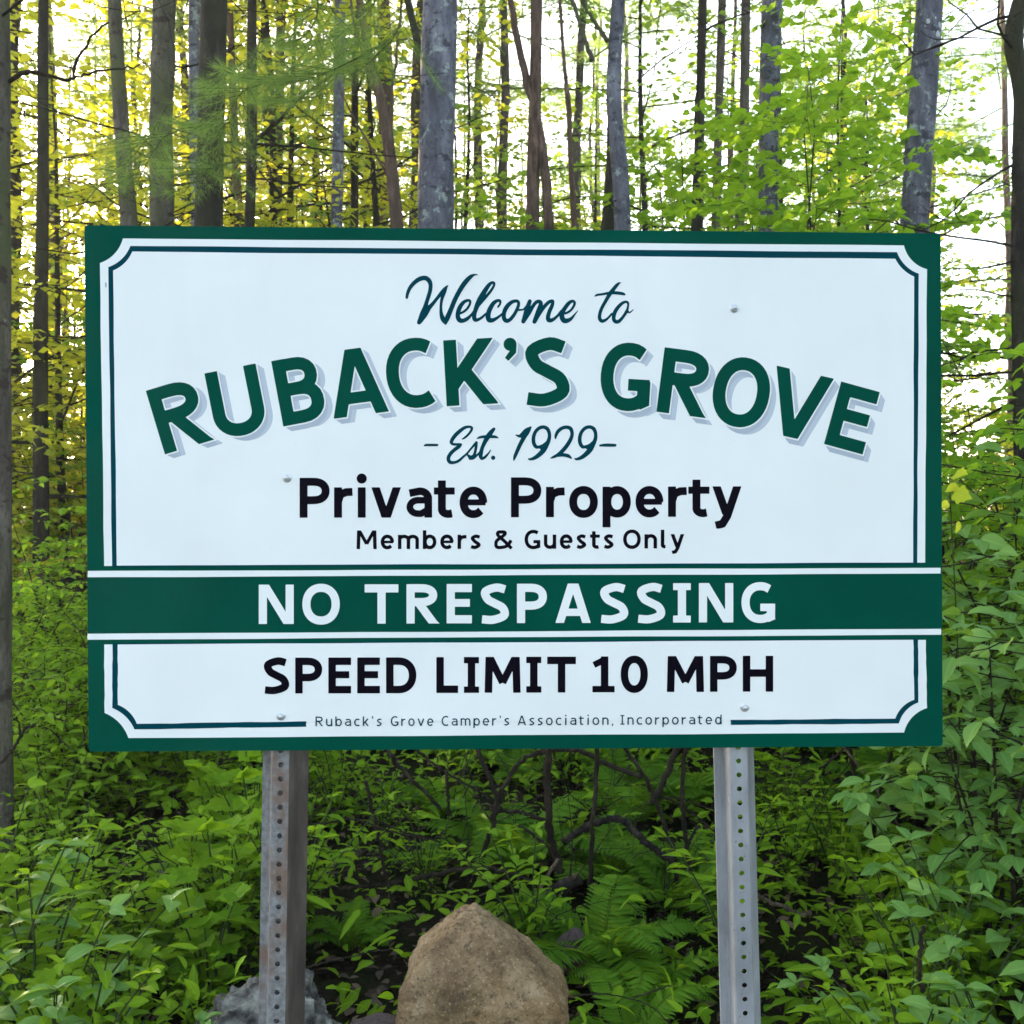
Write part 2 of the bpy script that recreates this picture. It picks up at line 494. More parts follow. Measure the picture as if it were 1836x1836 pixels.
def hero_tree(name, pts, widths, Y, bark, label, crown='pine', branches=0, extra=None, knots=0, top=16.0, seed=0, kind='tree', group=None, zr=(2.2, 7.0)):
    """pts: the trunk's course as seen in the photo (px, py) from the top down, widths in px; Y: its distance"""
    W = [at(px, py, Y) for px, py in pts][::-1]
    R = [w * Y / FOC / 2 for w in widths][::-1]
    g = np.array([W[0][0], Y, float(gz(W[0][0], Y)) - .1])
    lo = W[0].copy()
    if lo[2] > g[2] + .25:
        d = (W[0] - W[1]); k = (lo[2] - g[2]) / max(1e-3, -d[2]) if d[2] < 0 else 0
        g[0] = lo[0] + np.clip(d[0] * k, -.25, .25)
        W = [g, g + np.array([0, 0, .25]) + (lo - g) * .04] + W; R = [R[0] * 1.45, R[0] * 1.15] + R
    hi, d = W[-1], norm(W[-1] - W[-2])
    if top > hi[2] + .5:
        k = (top - hi[2]) / max(.3, d[2])
        W = W + [hi + d * k * .5, np.array([hi[0] + d[0] * k * .8, Y, top])]; R = R + [R[-1] * .75, R[-1] * .25]
    W = np.array(W)
    arc = np.concatenate([[0], np.cumsum(np.linalg.norm(np.diff(W, axis=0), axis=1))]); arc /= arc[-1]
    n = 64
    t = np.linspace(0, 1, n)
    Q = np.stack([np.interp(t, arc, W[:, q]) for q in range(3)], 1)
    ker = np.ones(5) / 5
    Qs = Q.copy()
    for q in range(3):
        Qs[2:-2, q] = np.convolve(Q[:, q], ker, 'valid')
    Rr = np.interp(t, arc, R)
    base = Qs[0].copy(); base[2] += .1
    root = empty(name, base)
    mb = MB(); tube(mb, Qs - base, Rr, 16, .03)
    for q in range(knots):                       # branch scars and knots
        k = RNG.integers(6, n * 2 // 3); a = RNG.uniform(math.pi * 1.1, math.pi * 1.9)
        c = Qs[k] - base + np.array([math.cos(a), math.sin(a), 0]) * Rr[k] * .98
        dd = np.array([math.cos(a), math.sin(a), -.2])
        tube(mb, np.array([c - dd * .01, c + dd * .012, c + dd * .02]), [Rr[k] * .28, Rr[k] * .16, Rr[k] * .03], 8, .1)
    tr = mb.build('trunk', bark, root, smooth=True)
    for q in range(branches):
        mb = MB()
        z = RNG.uniform(*zr)
        k = int(np.argmin(abs(Qs[:, 2] - z)))
        a = RNG.uniform(0, 2 * math.pi)
        d = np.array([math.cos(a), math.sin(a) * .6, RNG.uniform(-.12, .22)])
        twig_tree(mb, Qs[k] - base, d, RNG.uniform(.7, 2.1), RNG.uniform(.006, .012), 1)
        mb.build('dead_branch', M['twig'], root)
    if extra:
        for nm, paths, mt in extra:
            for (pp, r0, r1) in paths:
                mb = MB()
                PP = np.array([at(x, y, Y + (v[0] if v else 0)) for x, y, *v in pp])
                S = smooth_path(PP, 18)
                S[1:-1] += RNG.normal(0, .004, S[1:-1].shape)
                tube(mb, S - base, np.linspace(r0, r1, 18), 7, .05)
                mb.build(nm, mt, root, smooth=True)
    if crown == 'pine':
        for src in pine_crown_src[seed % 2]:
            o = src.copy(); col.objects.link(o); o.parent = root
            o.location = (Qs[-1][0] - base[0], 0, RNG.uniform(-.8, 1.2)); o.rotation_euler = (0, 0, RNG.uniform(0, 6.28))
    tag(root, label, kind, group)
    return root

def leafy_branch(mb_w, mb_l, base, d, L, r, leaf, tmpl, dens=1.0, droop=.10, flat=.35, tw=.16, twl=.55):
    n = 7
    P = [np.array(base, float)]; d = norm(np.array(d, float))
    for q in range(n - 1):
        d = norm(d + RNG.normal(0, .10, 3) + np.array([0, 0, -droop * (.3 + q / n)]))
        P.append(P[-1] + d * L / (n - 1))
    P = np.array(P)
    if mb_w is not None:
        tube(mb_w, P, np.linspace(r, r * .2 + .0015, n), 5, cap=False)
    lp, ld = [], []
    m_ = max(3, int(L / tw * dens))
    for c, q in enumerate(np.linspace(.22, 1, m_)):
        x = q * (n - 1) - 1e-6; k = int(x)
        b = P[k] + (P[k + 1] - P[k]) * (x - k); t = norm(P[k + 1] - P[k])
        s = 1 if c % 2 else -1
        lat = norm(np.cross(t, [0, 0, 1])) * s
        dd = norm(t * RNG.uniform(.5, 1.0) + lat * RNG.uniform(.5, 1) + np.array([0, 0, RNG.uniform(-.15, .2)]))
        l2 = twl * (1.15 - .75 * q) * RNG.uniform(.6, 1.2)
        if mb_w is not None:
            tube(mb_w, np.array([b, b + dd * l2]), [max(.0016, r * .25), .001], 4, cap=False)
        kk = max(2, int(l2 / (leaf * .55)))
        for z in range(kk):
            f = (z + .7) / kk
            sd = norm(np.cross(dd, [0, 0, 1])) * (1 if z % 2 else -1)
            lp.append(b + dd * l2 * f); ld.append(dd * .6 + sd * .8)
        lp.append(b + dd * l2); ld.append(dd)
    lp, ld = np.array(lp), np.array(ld)
    ld = ld + RNG.normal(0, .25, ld.shape) + np.array([0, 0, -.18])
    nn = np.array([0, 0, 1.0]) + RNG.normal(0, flat, lp.shape)
    t = np.clip(RNG.normal(.5, .16) + RNG.normal(0, .16, len(lp)), 0, 1)
    add_leaves(mb_l, lp, ld, nn, leaf * RNG.uniform(.65, 1.2, len(lp)), tmpl, t)

def broadleaf(H, r0, zb, spread, nb, leaf, tmpl=DIAMOND, dens=1.0, lean=0.0, flat=.9):
    w, l = MB(), MB()
    n = 12
    P = np.stack([np.linspace(0, lean, n), np.zeros(n), np.linspace(-.1, H, n)], 1)
    P = wander(P, .03 * H ** .5, n)
    R = r0 * np.linspace(1.15, .12, n)
    tube(w, P, R, 9, .04)
    for q in range(nb):
        f = q / max(1, nb - 1)
        z = zb + (H * .98 - zb) * f
        k = min(n - 2, int((z + .1) / (H + .1) * (n - 1)))
        b = P[k] + (P[k + 1] - P[k]) * ((z - P[k][2]) / (P[k + 1][2] - P[k][2]))
        L = spread * (.35 + .9 * math.sin(math.pi * min(1, .25 + .75 * f)) ** .8) * RNG.uniform(.6, 1.1)
        a = q * 2.4 + RNG.uniform(-.5, .5)
        leafy_branch(w, l, b, (math.cos(a), math.sin(a), RNG.uniform(.05, .55)), L, R[k] * .35, leaf, tmpl, dens, .10, flat)
    return w, l

def make_broadleaf(name, args, leafm, bark):
    w, l = broadleaf(*args)
    root = empty(name)
    w.build('trunk', bark, root, smooth=True)
    l.build('crown', leafm, root)
    return root

def place(src, used, x, y, rz, s, label, cat, group=None, dz=0.0, tilt=None):
    if src.name not in used:
        used.add(src.name); o = src
    else:
        o = copy_tree(src)
    o.location = (x, y, float(gz(x, y)) + dz)
    o.rotation_euler = (tilt[0] if tilt else 0, tilt[1] if tilt else 0, rz)
    o.scale = (s, s, s)
    tag(o, label, cat, group)
    return o
USED = set()

m = bpy.data.materials.new('haze')  # haze volume added to produce the glow in the wood
m.use_nodes = True
nt = m.node_tree
nt.nodes.remove(nt.nodes['Principled BSDF'])
pv = nd(nt, 'ShaderNodeVolumePrincipled', Density=.0012, Anisotropy=.5)
pv.inputs['Color'].default_value = (.96, .95, .92, 1)
nt.links.new(pv.outputs[0], nt.nodes['Material Output'].inputs['Volume'])
mb = MB()
mb.add([(x, y, z) for z in (-1.6, 24) for x, y in ((-960, -960), (960, -960), (960, 960), (-960, 960))], np.array([(3, 2, 1, 0), (4, 5, 6, 7), (0, 1, 5, 4), (1, 2, 6, 5), (2, 3, 7, 6), (3, 0, 4, 7)]))
tag(mb.build('haze', m, smooth=False), 'thin warm evening haze between the trees', 'haze', kind='stuff')

# --- the trunks one can tell apart
hero_tree('tree', [(-6, -20), (-5, 200), (-4, 700), (-5, 1430)], [44, 44, 46, 52], 4.6, M['bark_greybrown'],
          'grey barked trunk cut off by the left edge, nearest on that side', branches=2, seed=0,
          extra=[('crooked_branch', [([(4, 152), (50, 130), (95, 138), (130, 142), (140, 105), (165, 65), (196, 40)], .011, .004),
                                      ([(130, 142), (170, 128), (225, 122), (262, 113)], .006, .003)], M['twig'])])
hero_tree('tree', [(78, -10), (76, 150), (78, 300), (72, 620), (74, 1010)], [17, 19, 20, 25, 28], 11.5, M['bark_dark'],
          'thin dark trunk left of the sign running down to the undergrowth', branches=9, seed=1, zr=(1.5, 7))
hero_tree('pine_tree', [(205, -10), (210, 120), (222, 280), (232, 400)], [24, 25, 28, 31], 10.0, M['bark_greybrown'],
          'grey green pine trunk above the upper left corner of the sign', branches=12, seed=0)
hero_tree('pine_tree', [(297, -10), (299, 60), (287, 75), (289, 180), (288, 300), (291, 400)], [42, 38, 46, 40, 42, 42], 8.6, M['bark_greybrown'],
          'stout mossy trunk with a bulge near its top, left half of the sign', branches=10, seed=1, knots=3)
hero_tree('tree', [(349, -10), (349, 120), (352, 250)], [22, 22, 24], 12.0, M['bark_grey'],
          'pale grey trunk close behind the thick dark pine trunk', seed=0)
hero_tree('pine_tree', [(384, -10), (383, 60), (380, 200), (374, 300), (374, 400)], [46, 48, 46, 48, 50], 8.2, M['bark_dark'],
          'thick dark pine trunk half veiled by soft needles', branches=12, seed=1, knots=4)
hero_tree('tree', [(418, 180), (422, 280), (428, 400)], [13, 15, 18], 13.0, M['bark_red'],
          'slim brown trunk between the thick dark pine and the thin black one', seed=0, branches=5)
hero_tree('tree', [(502, -10), (500, 200), (498, 400)], [13, 14, 15], 15.0, M['bark_greybrown'], 'slim straight trunk right of the thin black one', branches=4, seed=1)
hero_tree('tree', [(610, -10), (607, 200), (604, 400)], [19, 20, 21], 12.0, M['bark_grey'],
          'straight grey green trunk left of the leaning golden stems', branches=6, seed=0)
hero_tree('tree', [(640, -30), (660, 100), (688, 190), (702, 300), (712, 400)], [12, 14, 20, 22, 24], 11.0, M['bark_red'],
          'leaning brown tree forking into several thin stems in golden light', crown=None, seed=0, top=6.0,
          extra=[('stem', [([(700, 290), (690, 210), (668, 150), (640, 60), (625, -30)], .022, .012),
                           ([(695, 250), (705, 150), (715, 60), (722, -30)], .020, .012),
                           ([(706, 330), (680, 290), (640, 220), (610, 165)], .016, .007)], M['bark_red'])])
hero_tree('tree', [(729, -15), (738, 40), (752, 80), (760, 130)], [13, 13, 14, 16], 9.0, M['bark_dark'],
          'thin dark stem curving into the big grey trunk from the left', crown=None, seed=0, top=5.5)
hero_tree('tree', [(789, -15), (787, 120), (783, 250), (780, 400)], [63, 63, 64, 65], 8.0, M['bark_grey'],
          'big smooth blue grey trunk with lichen patches behind the middle of the sign', knots=16, seed=0)
hero_tree('tree', [(962, -15), (961, 120), (957, 250), (955, 400)], [21, 21, 22, 25], 10.5, M['bark_red'],
          'brown forked trunk against bright sky right of the big grey trunk', crown=None, seed=0, top=9.0,
          extra=[('stem', [([(985, 420), (978, 320), (964, 215), (945, 150), (925, 60), (912, -20)], .055, .03)], M['bark_red'])])
hero_tree('tree', [(1003, -10), (1013, 140), (1020, 170), (1022, 280), (1030, 400)], [6, 7, 10, 9, 11], 12.0, M['bark_red'],
          'very thin pale brown stem alone against the bright sky', crown=None, seed=0, top=7.0)
hero_tree('tree', [(1109, -15), (1104, 80), (1098, 135), (1102, 220), (1114, 310), (1116, 400)], [25, 24, 27, 27, 30, 31], 9.0, M['bark_grey'],
          'kinked grey trunk with a pale right edge right of the forked trunk', crown=None, knots=5, seed=1, top=9.0,
          extra=[('limb', [([(1090, 75), (1060, 30), (1030, -20)], .02, .012), ([(1062, 110), (1045, 60), (1020, -20)], .022, .016)], M['bark_greybrown'])])
hero_tree('tree', [(1107, -15), (1101, 80), (1095, 140), (1098, 230), (1096, 320), (1092, 400)], [10, 12, 14, 17, 22, 27], 9.8, M['bark_dark'], 'dark trunk hidden behind the kinked grey trunk save for its foot', crown=None, top=9.0, seed=0)
hero_tree('tree', [(1258, 80), (1255, 200), (1250, 400)], [16, 17, 22], 11.5, M['bark_dark'], 'dark slim trunk among the green maple leaves', branches=5, seed=0)
hero_tree('tree', [(1293, 60), (1288, 220), (1284, 400)], [15, 15, 17], 14, M['bark_greybrown'], 'grey brown slim trunk right of the dark slim one', seed=1)
hero_tree('tree', [(1336, 100), (1334, 250), (1326, 400)], [17, 17, 18], 12.5, M['bark_greybrown'], 'grey slim trunk touching the thick dark trunk on its left', seed=0)
hero_tree('tree', [(1383, 50), (1381, 140), (1377, 230), (1378, 400)], [36, 38, 34, 37], 9.5, M['bark_grey'],
          'thick grey trunk half hidden in the bright maple leaves', knots=4, seed=1)
hero_tree('tree', [(1668, -15), (1660, 120), (1650, 230), (1640, 400)], [46, 46, 48, 50], 8.6, M['bark_grey'],
          'leaning blue grey trunk with a white lichen spot above the right corner of the sign', knots=4, seed=0)
hero_tree('tree', [(1842, -15), (1814, 40), (1816, 95), (1834, 150), (1830, 300), (1828, 500), (1834, 770)], [34, 32, 32, 28, 30, 30, 32], 7.0, M['bark_dark'],
          'crooked dark trunk at the right edge with bare side twigs', crown=None, branches=22, seed=0, top=5.5, zr=(2.0, 5.2))

leaning = [o for o in bpy.data.objects if o.get('label', '').startswith('leaning blue grey')][0]
m, nt, p = new_mat('pale_lichen')
nl = noise(nt, 90, 4)
nt.links.new(ramp(nt, [(.35, (.22, .26, .25)), (.65, (.46, .50, .48))], nl), p.inputs['Base Color']); p.inputs['Roughness'].default_value = .95
M['lichen'] = m
mb = MB()
for lx, ly, lr in ((1656, 48, 7), (1668, 42, 6), (1677, 52, 8), (1665, 68, 9), (1672, 70, 6), (1651, 55, 5)):
    c_ = at(lx, ly, 8.6); rr = lr * 8.6 / FOC
    d_ = c_[0] - at(1664, ly, 8.6)[0]
    c_[1] -= math.sqrt(max(.001, .104 ** 2 - d_ ** 2))
    an = np.linspace(0, 2 * math.pi, 12, endpoint=False)
    ring = np.stack([np.cos(an), np.zeros(12), np.sin(an)], 1) * (rr * RNG.uniform(.75, 1.2, 12))[:, None]
    ring[:, 1] += (ring[:, 0] + d_) ** 2 / .21 - d_ ** 2 / .21 + .004
    V = np.concatenate([c_ + ring, [c_ + np.array([0, -.004, 0])]]) - np.array(leaning.location)
    mb.add(V, [[q, (q + 1) % 12, 12] for q in range(12)])
mb.build('lichen', M['lichen'], leaning, smooth=True)

# --- the pine whose soft needle boughs hang in front of the other trunks
Yp = 6.6
pine = hero_tree('pine_tree', [(452, -15), (451, 120), (452, 260), (448, 400)], [16, 18, 19, 18], 9.6, M['bark_dark'],
                 'thin black pine with a branch rising to the right and soft drooping needle boughs', branches=8, seed=1,
                 extra=[('branch', [([(453, 257), (500, 215), (545, 170), (620, 120), (700, 70)], .020, .007),
                                    ([(453, 258), (400, 255), (380, 258)], .010, .005),
                                    ([(455, 258), (520, 262), (600, 270), (740, 283)], .012, .006),
                                    ([(455, 320), (500, 325), (600, 335), (680, 338)], .009, .004)], M['twig'])])
nb, wb = MB(), MB()
pb = np.array(pine.location)
for path in ([(700, -60), (655, 30), (590, 70), (520, 92)], [(690, 20), (640, 75), (575, 120), (500, 150)], [(640, 105), (560, 140), (480, 150), (410, 130)],
             [(620, 118), (570, 165), (500, 185), (440, 175)], [(470, 60), (450, 120), (420, 150), (380, 160)], [(560, -60), (570, 20), (545, 65), (510, 80)],
             [(720, 0), (710, 60), (670, 105), (640, 130)], [(430, 190), (410, 220), (370, 230), (330, 225)], [(300, 190), (270, 240), (230, 290), (190, 330)],
             [(330, 230), (290, 250), (260, 300), (245, 330)], [(420, 290), (390, 300), (360, 310), (330, 345)], [(470, 150), (430, 170), (400, 230), (390, 280)]):
    yy = Yp + RNG.uniform(-.5, .9)
    pine_bough(nb, wb, [at(x, y, yy + .12 * q) for q, (x, y) in enumerate(path)], .004, .05, .46, .10, .7, 24, .6)
nb.build('needles', M['needle'], pine, offset=pb)
wb.build('bough', M['stem'], pine, offset=pb)

# --- far slender trunks standing through the backlit wood
far_src = []
for s, (bk, r) in enumerate((('bark_greybrown', .11), ('bark_dark', .09), ('bark_red', .10))):
    root = empty('tree')
    P = np.stack([np.zeros(20), np.zeros(20), np.linspace(-.15, 17, 20)], 1)
    mbt = MB(); tube(mbt, wander(P, .25, 20), np.linspace(r * 1.2, r * .25, 20), 9, .05)
    for q in range(26):
        a = RNG.uniform(0, 6.28)
        twig_tree(mbt, (0, 0, RNG.uniform(1.2, 9)), (math.cos(a), math.sin(a), RNG.uniform(-.15, .2)), RNG.uniform(.6, 1.9), .010, 1)
    mbt.build('trunk', M[bk], root, smooth=True)
    for src in pine_crown_src[s % 2]:
        o = src.copy(); col.objects.link(o); o.parent = root
    far_src.append(root)
n_far = 0
spots = []
while n_far < 64:
    Y = RNG.uniform(14, 46); px = RNG.uniform(-150, 2000)
    if px > 880 and RNG.uniform() < .60: continue
    if px > 1690 and RNG.uniform() < .8: continue
    x = (px - 918) / FOC * Y
    if any((x - a) ** 2 + (Y - b) ** 2 < 1.2 for a, b in spots): continue
    spots.append((x, Y)); n_far += 1
    place(far_src[n_far % 3], USED, x, Y, RNG.uniform(0, 6.28), RNG.uniform(.75, 1.25),
          'slender straight trunk far back in the backlit wood', 'tree', 'slender trunks far back in the wood', tilt=(RNG.normal(0, .012), RNG.normal(0, .015)))

# --- leafy broadleaf trees of the far wood
wood_args = ((9.5, .07, .9, 2.2, 38, .15, DIAMOND, 1.0, .3), (6.5, .05, .4, 1.9, 34, .14, DIAMOND, 1.1, -.2), (13.0, .09, 2.0, 2.7, 44, .16, DIAMOND, .9, .5))
wood_src = [make_broadleaf('broadleaf_tree', a, M[lm], M['bark_dark']) for lm in ('leaf_wood', 'leaf_green') for a in wood_args]
n_ = 0
while n_ < 112:
    Y = RNG.uniform(12, 40); px = RNG.uniform(-250, 2080)
    keep = .62 if px < 430 else 1.0 if px < 760 else (.42 if px < 1200 else (.62 if px < 1620 else .05))
    if RNG.uniform() > keep: continue
    n_ += 1
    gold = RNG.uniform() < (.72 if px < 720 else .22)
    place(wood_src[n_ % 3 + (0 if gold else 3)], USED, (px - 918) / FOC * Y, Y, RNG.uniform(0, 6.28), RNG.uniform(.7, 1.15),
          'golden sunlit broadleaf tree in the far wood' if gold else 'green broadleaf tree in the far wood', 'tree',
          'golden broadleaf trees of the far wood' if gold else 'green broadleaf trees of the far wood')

for k in range(20):                                # the greener, denser wood on the right half
    Y = RNG.uniform(13, 30); px = (RNG.uniform(1110, 1620) if k < 15 else RNG.uniform(800, 1100))
    place(wood_src[3 + k % 3], USED, (px - 918) / FOC * Y, Y, RNG.uniform(0, 6.28), RNG.uniform(.6, 1.0), 'green broadleaf tree in the far wood', 'tree', 'green broadleaf trees of the far wood')
for k, (x, y) in enumerate(((-6.9, 12.6), (-6.0, 10.4), (-8.4, 14.5))):  # out-of-view trees added to keep stray sun off the plants
    place(wood_src[k], USED, x, y, k * 2.0, .9, 'broadleaf tree beyond the left edge of the view', 'tree', 'broadleaf trees beyond the left edge')
for k, (x, y) in enumerate(((5.6, 1.2), (7.0, -1.0), (6.8, -3.8), (8.4, 2.4), (9.6, -2.4), (6.4, -6.8), (7.4, 3.8))):  # unseen trees added so the right side falls into shade
    place(wood_src[3 + k % 3], USED, x, y, k * 1.3, 1.0 + .06 * k, 'green roadside tree on the right bank of the road, outside the picture', 'tree', 'roadside trees on the right bank')

# --- bright green maple saplings above the right half of the sign
sap_src = [make_broadleaf('maple_sapling', a, M['leaf_sapling'], M['bark_dark']) for a in
           ((5.2, .022, 1.2, 1.05, 34, .085, MAPLE, 1.1, .15, .6), (6.2, .028, 1.6, 1.25, 40, .09, MAPLE, 1.05, -.2, .6))]
for k, (px, Y, s, lab) in enumerate(((1415, 7.6, .92, 'bright maple sapling in front of the thick grey trunk on the right'),
                                     (1495, 9.4, 1.0, 'bright maple sapling behind the leaning grey trunk'),
                                     (1480, 8.2, .95, 'bright maple sapling between the thick grey trunk and the leaning grey trunk'),
                                     (1235, 9.6, .85, 'maple sapling around the dark slim trunk right of the kinked trunk'),
                                     (1330, 10.8, 1.1, 'taller maple sapling set back between the slim right trunks'),
                                     (1160, 10.0, .66, 'small maple sapling beside the kinked grey trunk'),
                                     (890, 12.5, .8, 'pale maple sapling in the gap right of the big grey trunk'),
                                     (590, 9.8, .50, 'low maple sapling peeping over the sign near its left third'),
                                     (715, 8.6, .56, 'low maple sapling at the foot of the big grey trunk'),
                                                                          (850, 10.4, .74, 'pale maple sapling just right of the big grey trunk'), (1075, 11.6, .9, 'maple sapling behind the kinked grey trunk'),
                                     (120, 12.8, .42, 'low maple sapling left of the sign behind the thin dark trunk'), (30, 15.0, .6, 'maple sapling at the left edge deep in golden light'),
                                     (150, 17.0, .9, 'slim maple sapling far back left of the sign'))):
    place(sap_src[k % 2], USED, (px - 918) / FOC * Y, Y, k * 1.7, s, lab, 'sapling', 'maple saplings behind the sign')

# ------------------------------------------------------------------ shrubs and undergrowth
def shrub_src(name, H, nst, leaf, tmpl, leafm, spread=.5, dens=1.0, flat=.4):
    w, l = MB(), MB()
    for q in range(nst):
        a = q * 2.4 + RNG.uniform(-.5, .5)
        h = H * RNG.uniform(.65, 1.05); o = spread * RNG.uniform(.4, 1)
        P = smooth_path([(0, 0, -.03), (math.cos(a) * o * .35, math.sin(a) * o * .35, h * .5), (math.cos(a) * o, math.sin(a) * o, h)], 8)
        P[1:] += RNG.normal(0, .012, P[1:].shape)
        tube(w, P, np.linspace(.006 + .004 * H, .002, 8), 5, cap=False)
        for k in range(2, 8):
            for s in range(2):
                b = a + RNG.uniform(-1.6, 1.6) + s * math.pi * RNG.uniform(.6, 1.4)
                leafy_branch(w, l, P[k], (math.cos(b), math.sin(b), RNG.uniform(.0, .5)), H * RNG.uniform(.14, .34), .003, leaf, tmpl, dens, .08, flat, leaf * 1.1, leaf * 1.7)
    root = empty(name)
    w.build('stems', M['twig'], root)
    l.build('leaves', leafm, root)
    return root

def herb_src(name, H, nst, leaf, tmpl, leafm, pairs=5, wid=1.0):
    w, l = MB(), MB()
    for q in range(nst):
        a = q * 2.4 + RNG.uniform(-.6, .6); h = H * RNG.uniform(.6, 1.1); o = H * RNG.uniform(.1, .6)
        P = smooth_path([(0, 0, -.02), (math.cos(a) * o * .4, math.sin(a) * o * .4, h * .55), (math.cos(a) * o, math.sin(a) * o, h)], 8)
        tube(w, P, np.linspace(.0035, .0015, 8), 5, cap=False)
        lp, ld, ls = [], [], []
        for k in range(pairs):
            f = .3 + .7 * k / max(1, pairs - 1); x = f * 7 - 1e-6; i_ = int(x)
            b = P[i_] + (P[i_ + 1] - P[i_]) * (x - i_)
            aa = k * 1.57 + a + RNG.uniform(-.4, .4)
            for s in (0, math.pi):
                lp.append(b); ld.append((math.cos(aa + s), math.sin(aa + s), RNG.uniform(-.15, .35))); ls.append(leaf * RNG.uniform(.7, 1.15) * (1.1 - .35 * f))
        lp.append(P[-1]); ld.append((math.cos(a), math.sin(a), .6)); ls.append(leaf * .6)
        lp, ld = np.array(lp), np.array(ld)
        add_leaves(l, lp, ld, np.array([0, 0, 1.0]) + RNG.normal(0, .3, lp.shape), np.array(ls), tmpl, np.clip(RNG.normal(.5, .22, len(lp)), 0, 1), wid)
    root = empty(name)
    w.build('stems', M['stem'], root)
    l.build('leaves', leafm, root)
    return root

def fern_src(name, L, nf, leafm):
    w = MB(); root = empty(name)
    for q in range(nf):
        l = MB()
        a = q * 2 * math.pi / nf + RNG.uniform(-.4, .4); ll = L * RNG.uniform(.75, 1.1)
        up = RNG.uniform(.55, 1.05)
        P = smooth_path([(0, 0, 0), (math.cos(a) * ll * .22, math.sin(a) * ll * .22, ll * .42 * up), (math.cos(a) * ll * .55, math.sin(a) * ll * .55, ll * .66 * up), (math.cos(a) * ll * .92, math.sin(a) * ll * .92, ll * .58 * up)], 38)
        tube(l, P, np.linspace(.003, .0008, 38), 4, tint=.6, cap=False)
        T = norm(np.gradient(P, axis=0))
        lp, ld, ln, ls = [], [], [], []
        tw = RNG.normal(0, .25)
        for k in range(5, 38):
            f = (k - 5) / 32
            plen = ll * .25 * (math.sin(math.pi * (.22 + .78 * f)) ** .8) * (1.02 - f * .25) + .006
            lat = norm(np.cross(T[k], [0, 0, 1])); n_ = norm(np.cross(lat, T[k])); n_ = norm(n_ + lat * tw)
            for s in (-1, 1):
                d = norm(lat * s + T[k] * .38 + n_ * RNG.normal(0, .14) - np.array([0, 0, .12]))
                m_ = 6
                # pinna: rows of little pinnules
                for z in range(m_):
                    g = (z + .4) / m_
                    pw = plen * .125 * (1 - g) ** .6 + .003
                    b = P[k] + d * plen * g - n_ * .15 * plen * g * g
                    side = norm(np.cross(d, n_))
                    for u in (-1, 1):
                        lp.append(b); ld.append(side * u + d * .55); ln.append(n_ + RNG.normal(0, .15, 3)); ls.append(pw)
                lp.append(P[k] + d * plen * .72); ld.append(d); ln.append(n_); ls.append(plen * .28)
                lp.append(P[k]); ld.append(d); ln.append(n_); ls.append(plen * .9)
        wv = np.array(ls)
        add_leaves(l, np.array(lp), np.array(ld), np.array(ln), wv, LANCE, np.clip(RNG.normal(.5, .14) + RNG.normal(0, .08, len(lp)), 0, 1), 1.15)
        l.build('frond', leafm, root)
    return root

# ground cover that nobody could count: low leaves all over the forest floor
mb = MB()
n = 42000
yy = 2.4 + 12.5 * RNG.uniform(0, 1, n) ** 1.5
xx = RNG.uniform(-1, 1, n) * (yy * .56 + .5)
zz = gz(xx, yy) + .015 + np.abs(RNG.normal(0, .09, n)) * (1 + .10 * yy)
d = RNG.normal(0, 1, (n, 3)); d[:, 2] *= .35
patch = .5 + .5 * np.sin(xx * 2.1 + 1.3 * np.sin(yy * 1.7)) * np.cos(yy * 1.9 + xx)
bare = ((np.abs(xx - .1) < .8) & (yy < 4.8)) & (RNG.uniform(0, 1, n) < .55)
k = (RNG.uniform(0, 1, n) < .45 + .55 * patch) & ~bare
for tm, sel, sz in ((OVATE, RNG.uniform(0, 1, n) < .6, .055), (LANCE, RNG.uniform(0, 1, n) < .25, .10)):
    q = k & sel
    c = int(q.sum())
    add_leaves(mb, np.stack([xx, yy, zz], 1)[q], d[q], np.array([0, 0, 1.0]) + RNG.normal(0, .4, (c, 3)), sz * RNG.uniform(.5, 1.3, c) * (1 + .03 * yy[q]), tm, np.clip(RNG.normal(.42, .2, c), 0, 1))
tag(mb.build('ground_cover', M['leaf_herb']), 'low mixed leaves carpeting the forest floor', 'ground cover', kind='stuff')

# leaf litter and fallen twigs
m, nt, p = new_mat('dry_leaf')
a_ = nd(nt, 'ShaderNodeAttribute', attribute_name='tint')
nt.links.new(ramp(nt, [(0, (.025, .015, .01)), (.5, (.06, .038, .022)), (1, (.13, .085, .05))], a_.outputs['Fac']), p.inputs['Base Color'])
p.inputs['Roughness'].default_value = .8
M['litter'] = m
mb = MB()
n = 6000
yy = 2.3 + 8 * RNG.uniform(0, 1, n) ** 1.4; xx = RNG.uniform(-1, 1, n) * (yy * .55 + .3)
d = RNG.normal(0, 1, (n, 3)); d[:, 2] *= .2
add_leaves(mb, np.stack([xx, yy, gz(xx, yy) + .008 + RNG.uniform(0, .02, n)], 1), d, np.array([0, 0, 1.0]) + RNG.normal(0, .45, (n, 3)), RNG.uniform(.03, .075, n), OVATE)
tag(mb.build('leaf_litter', M['litter']), 'brown dry leaves lying on the forest floor', 'leaf litter', kind='stuff')

